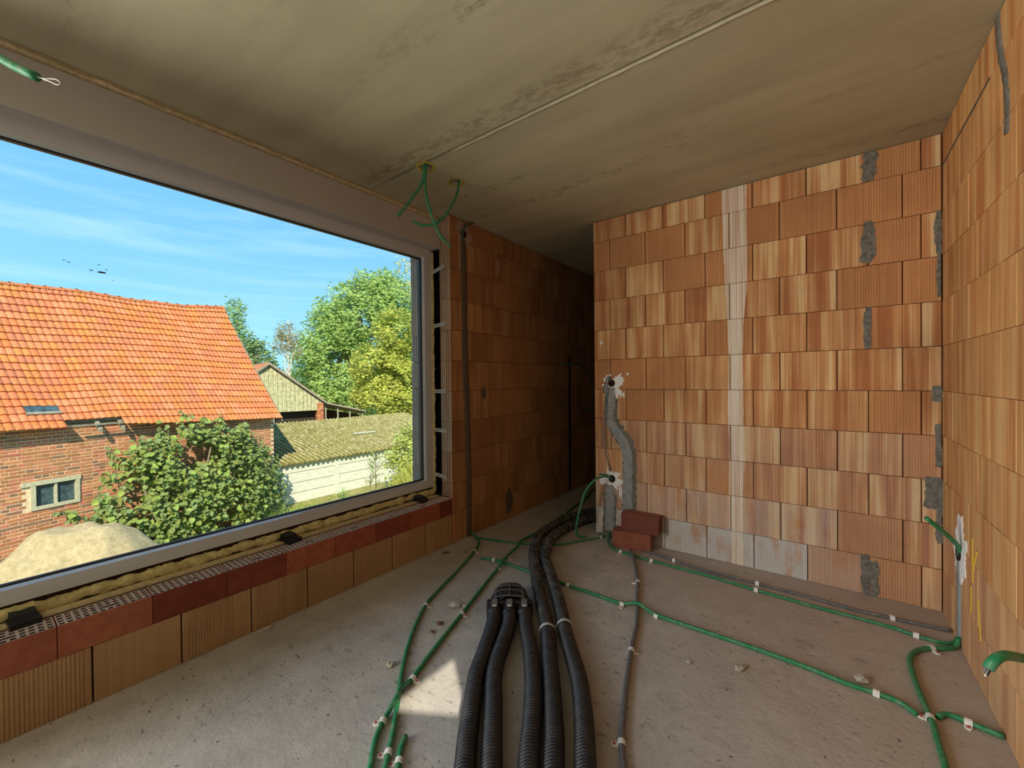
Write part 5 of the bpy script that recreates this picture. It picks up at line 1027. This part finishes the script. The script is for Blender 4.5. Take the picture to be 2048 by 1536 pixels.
q = MB(); nw, per, nr = 52, 8, 14; vs = []; cols = nw * per + 1
for r_ in range(nr + 1):
    for c_ in range(cols):
        y = -0.02 + 11.5 * c_ / (cols - 1); x = 0.22 - 6.6 * r_ / nr; z = 1.70 + (6.6 * r_ / nr) * 0.165 + 0.055 * math.cos(2 * PI * c_ / per) - 0.020 * (r_ % 3 == 0) + 0.03 * noise.noise((x * 2, y * 2, 0))
        vs.append((x, y, z))
q.add(vs, [(r_ * cols + c_, r_ * cols + c_ + 1, (r_ + 1) * cols + c_ + 1, (r_ + 1) * cols + c_) for r_ in range(nr) for c_ in range(cols - 1)])
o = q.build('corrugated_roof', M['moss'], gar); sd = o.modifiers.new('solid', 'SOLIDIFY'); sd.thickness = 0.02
q = MB(); q.add([(-2.6, 5.2, 2.215), (-2.5, 6.5, 2.20), (-2.75, 6.55, 2.245), (-2.85, 5.25, 2.255), (-2.6, 5.2, 2.225), (-2.5, 6.5, 2.215), (-2.75, 6.55, 2.26), (-2.85, 5.25, 2.27)], [(3, 2, 1, 0), (4, 5, 6, 7), (0, 1, 5, 4), (1, 2, 6, 5), (2, 3, 7, 6), (3, 0, 4, 7)]); q.build('patch_sheet', M['wframe'], gar)

# ---- gabled shed and open shelter behind
shed = empty('gabled_shed', (-28.82, 12.09, ZG), YAW + 0.72); tag(shed, 'gabled shed with weathered vertical cladding and brick corner pier', 'shed')
HW, EAV, APX, LOW = 3.32, 3.72, 6.22, 3.10                              # local x: right in view, y: away
nb = 26
for i in range(nb):
    x0 = -HW + 2 * HW * i / nb; x1 = x0 + 2 * HW / nb - 0.02; zt = lambda x: APX - (APX - EAV) * abs(x) / HW - 0.02
    q = MB(); q.prism([(x0, LOW), (x1, LOW), (x1, zt(x1)), ((x0 + x1) / 2, zt((x0 + x1) / 2)), (x0, zt(x0))], 0.03 + 0.015 * (i % 2), Matrix(((1, 0, 0, 0), (0, 0, -1, 0.0), (0, 1, 0, 0), (0, 0, 0, 1)))); q.build('cladding_board', M['plank'], shed)
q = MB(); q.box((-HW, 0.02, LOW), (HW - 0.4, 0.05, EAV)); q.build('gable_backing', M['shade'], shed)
pier = MB()
for j in range(40):
    for i in range(2):
        pier.box((HW - 0.42 + 0.22 * i + (0.02 if j % 2 else 0), -0.05, 0.09 * j), (HW - 0.42 + 0.22 * (i + 1) - 0.01 + (0.02 if j % 2 else 0), 0.35, 0.09 * j + 0.08), brick_tint())
tag(pier.build('brick_pier', M['barn_brick'], shed, tinted=True), kind='stuff')
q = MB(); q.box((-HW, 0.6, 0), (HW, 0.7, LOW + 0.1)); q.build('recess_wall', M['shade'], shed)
for i in range(3):
    q = MB(); q.box((-2.7 + 0.50 * i + 1.6, 0.3, 0), (-2.7 + 0.50 * i + 2.07, 0.36, LOW - 0.25)); q.build('door_board', M['oldwood'], shed)
for sgn in (-1, 1):
    q = MB(); a = (sgn * (HW + 0.15), EAV - 0.12); c = (0.0, APX + 0.03); d = 9.0
    q.add([(a[0], -0.25, a[1]), (c[0], -0.25, c[1]), (c[0], d, c[1]), (a[0], d, a[1]), (a[0], -0.25, a[1] + 0.12), (c[0], -0.25, c[1] + 0.12), (c[0], d, c[1] + 0.12), (a[0], d, a[1] + 0.12)], [(3, 2, 1, 0), (4, 5, 6, 7), (0, 1, 5, 4), (1, 2, 6, 5), (2, 3, 7, 6), (3, 0, 4, 7)]); q.build('roof_slope', M['roof_red'], shed)
    q = MB(); q.add([(a[0], -0.30, a[1] - 0.05), (c[0], -0.30, c[1] - 0.05), (c[0], -0.26, c[1] - 0.05), (a[0], -0.26, a[1] - 0.05), (a[0], -0.30, a[1] + 0.10), (c[0], -0.30, c[1] + 0.10), (c[0], -0.26, c[1] + 0.10), (a[0], -0.26, a[1] + 0.10)], [(3, 2, 1, 0), (4, 5, 6, 7), (0, 1, 5, 4), (1, 2, 6, 5), (2, 3, 7, 6), (3, 0, 4, 7)]); q.build('barge_board', M['oldwood'], shed)
    q = MB(); q.box((sgn * HW - 0.05, 0.1, 0), (sgn * HW + 0.05, 9, EAV - 0.1)); q.build('side_wall', M['oldwood'], shed)
shl = empty('open_shelter', (-28.45, 15.35, ZG), YAW + 0.45); tag(shl, 'low open timber shelter with thin sloping roof beside the shed', 'shelter')
q = MB(); q.add([(0.0, -0.3, 3.62), (3.0, -0.3, 2.85), (3.0, 3.5, 2.45), (0.0, 3.5, 3.1), (0.0, -0.3, 3.72), (3.0, -0.3, 2.95), (3.0, 3.5, 2.55), (0.0, 3.5, 3.2)], [(3, 2, 1, 0), (4, 5, 6, 7), (0, 1, 5, 4), (1, 2, 6, 5), (2, 3, 7, 6), (3, 0, 4, 7)]); q.build('roof_sheet', M['oldwood'], shl)
for x in (0.25, 1.05, 1.85, 2.7):
    q = MB(); q.box((x, 0, 0), (x + 0.10, 0.10, 3.52 - x * 0.257)); q.build('post', M['oldwood'], shl)
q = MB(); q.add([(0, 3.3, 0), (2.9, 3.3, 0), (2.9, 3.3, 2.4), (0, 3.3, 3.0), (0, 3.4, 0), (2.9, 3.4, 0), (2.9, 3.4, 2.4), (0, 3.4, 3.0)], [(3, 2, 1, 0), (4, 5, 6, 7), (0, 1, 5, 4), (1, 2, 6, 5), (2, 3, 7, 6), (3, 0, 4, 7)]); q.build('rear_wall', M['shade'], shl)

# ---- sand heap, grassy bank, weeds
def heap(name, c, sx, sy, hgt, rot, mat, label, cat, fn=None, n=64, kind=None):
    vs = []; ca, sa = math.cos(rot), math.sin(rot)
    for i in range(n + 1):
        for j in range(n + 1):
            u, v = -1 + 2 * i / n, -1 + 2 * j / n; r = math.sqrt(u * u + v * v); h = fn(u, v) if fn else max(0.0, 1 - r) ** 0.8
            x, y = u * sx, v * sy; nz_ = noise.noise((x * 0.9 + c[0], y * 0.9, 1)) * 0.22 + noise.noise((x * 3 + c[0], y * 3, 4)) * 0.07
            vs.append((c[0] + x * ca - y * sa, c[1] + x * sa + y * ca, ZG - 0.05 + h * hgt * (1 + nz_)))
    b = MB(); b.add(vs, [(i * (n + 1) + j, (i + 1) * (n + 1) + j, (i + 1) * (n + 1) + j + 1, i * (n + 1) + j + 1) for i in range(n) for j in range(n)])
    return tag(b.build(name, mat, None, True), label, cat, kind=kind), vs
sx_c = tb(150, 9.15)
def sandfn(u, v):
    r = math.sqrt(u * u + v * v); base = max(0, 1 - r ** 2.3); return base * (0.95 + 0.07 * math.sin(u * 5 + 1))
heap('sand_heap', (sx_c[0], sx_c[1], 0), 2.35, 1.75, 1.90, math.atan2(0.96275, -0.27038), M['sand'], 'large heap of pale yellow sand below the window', 'sand', sandfn)
bc = tb(905, 11.3)
bank, bv_ = heap('grass_bank', (bc[0], bc[1], 0), 3.1, 3.0, 3.0, math.atan2(rt.y, rt.x), M['earth'], 'steep grassy earth bank at the right of the window view', 'bank', lambda u, v: max(0, 1 - (u * u + v * v) ** 0.8) , kind='structure')
gr = random.Random(9); g = MB()
def blade(p, h, tn, lean=0.5):
    d = Vector((gr.uniform(-lean, lean), gr.uniform(-lean, lean), 1)) * h; w = Vector((gr.uniform(-1, 1), gr.uniform(-1, 1), 0)).normalized() * 0.010
    g.add([p - w, p + w, p + d * 0.6 + w * 0.7, p + d], [(0, 1, 2), (0, 2, 3)], tn)
for q in bv_:
    if q[2] < ZG + 0.1: continue
    for k in range(7):
        v = gr.uniform(0.7, 1.3); blade(Vector((q[0] + gr.uniform(-.07, .07), q[1] + gr.uniform(-.07, .07), q[2] - 0.02)), gr.uniform(0.18, 0.5), (v * gr.uniform(0.8, 1.15), v, v * gr.uniform(0.6, 1.2)))
tag(g.build('long_grass', M['grass'], None, tinted=True), 'long dry yellow grass covering the bank at right', 'grass', kind='stuff')
g = MB()
for (px, D, sp_r, n_) in ((600, 15.2, 1.1, 900), (690, 15.6, 1.4, 1100), (345, 10.4, 0.7, 700), (420, 11.5, 1.0, 700)):
    c = Vector(tb(px, D))
    for i in range(n_): v = gr.uniform(0.6, 1.2); blade(c + Vector((gr.gauss(0, sp_r * 0.6), gr.gauss(0, sp_r * 0.6), 0)), gr.uniform(0.15, 0.55), (v * gr.uniform(0.45, 0.95), v, v * 0.8), 0.8)
tag(g.build('meadow_grass', M['grass'], None, tinted=True), 'tufts of green grass at the foot of barn and white wall', 'grass', kind='stuff')
def weed(base, h, n_, label, tn):
    t = empty('weed', base); tag(t, label, 'weed'); f = MB(); tube('stalk', [(0, 0, 0), (0.02, 0, h * 0.5), (0.0, 0.03, h)], 0.014, M['bark'], t, step=0.2, seg=5)
    for i in range(n_):
        z = h * gr.uniform(0.35, 1.0); a = gr.uniform(0, 2 * PI); L_ = 0.38 * gr.uniform(0.6, 1) * (1.1 - abs(z / h - 0.7)); p = Vector((0, 0, z)); d = Vector((math.cos(a), math.sin(a), 0.7)) * L_; w = Vector((-math.sin(a), math.cos(a), 0)) * 0.018
        f.add([p, p + d * 0.5 + w, p + d, p + d * 0.5 - w], [(0, 1, 2, 3)], tn)
    f.build('leaves', M['leaf'], t, tinted=True)
wc = tb(748, 13.4); weed((wc[0], wc[1], ZG + 0.9), 1.75, 70, 'tall thin weed standing in front of the white wall', (1.0, 0.9, 0.8))
wc = tb(737, 13.6); weed((wc[0], wc[1], ZG + 0.7), 1.2, 30, 'shorter dry weed left of the tall one', (1.1, 0.85, 0.8))
wc = tb(682, 15.6); weed((wc[0], wc[1], ZG), 0.9, 40, 'small green weed at the foot of the white wall', (0.8, 1.1, 0.8))
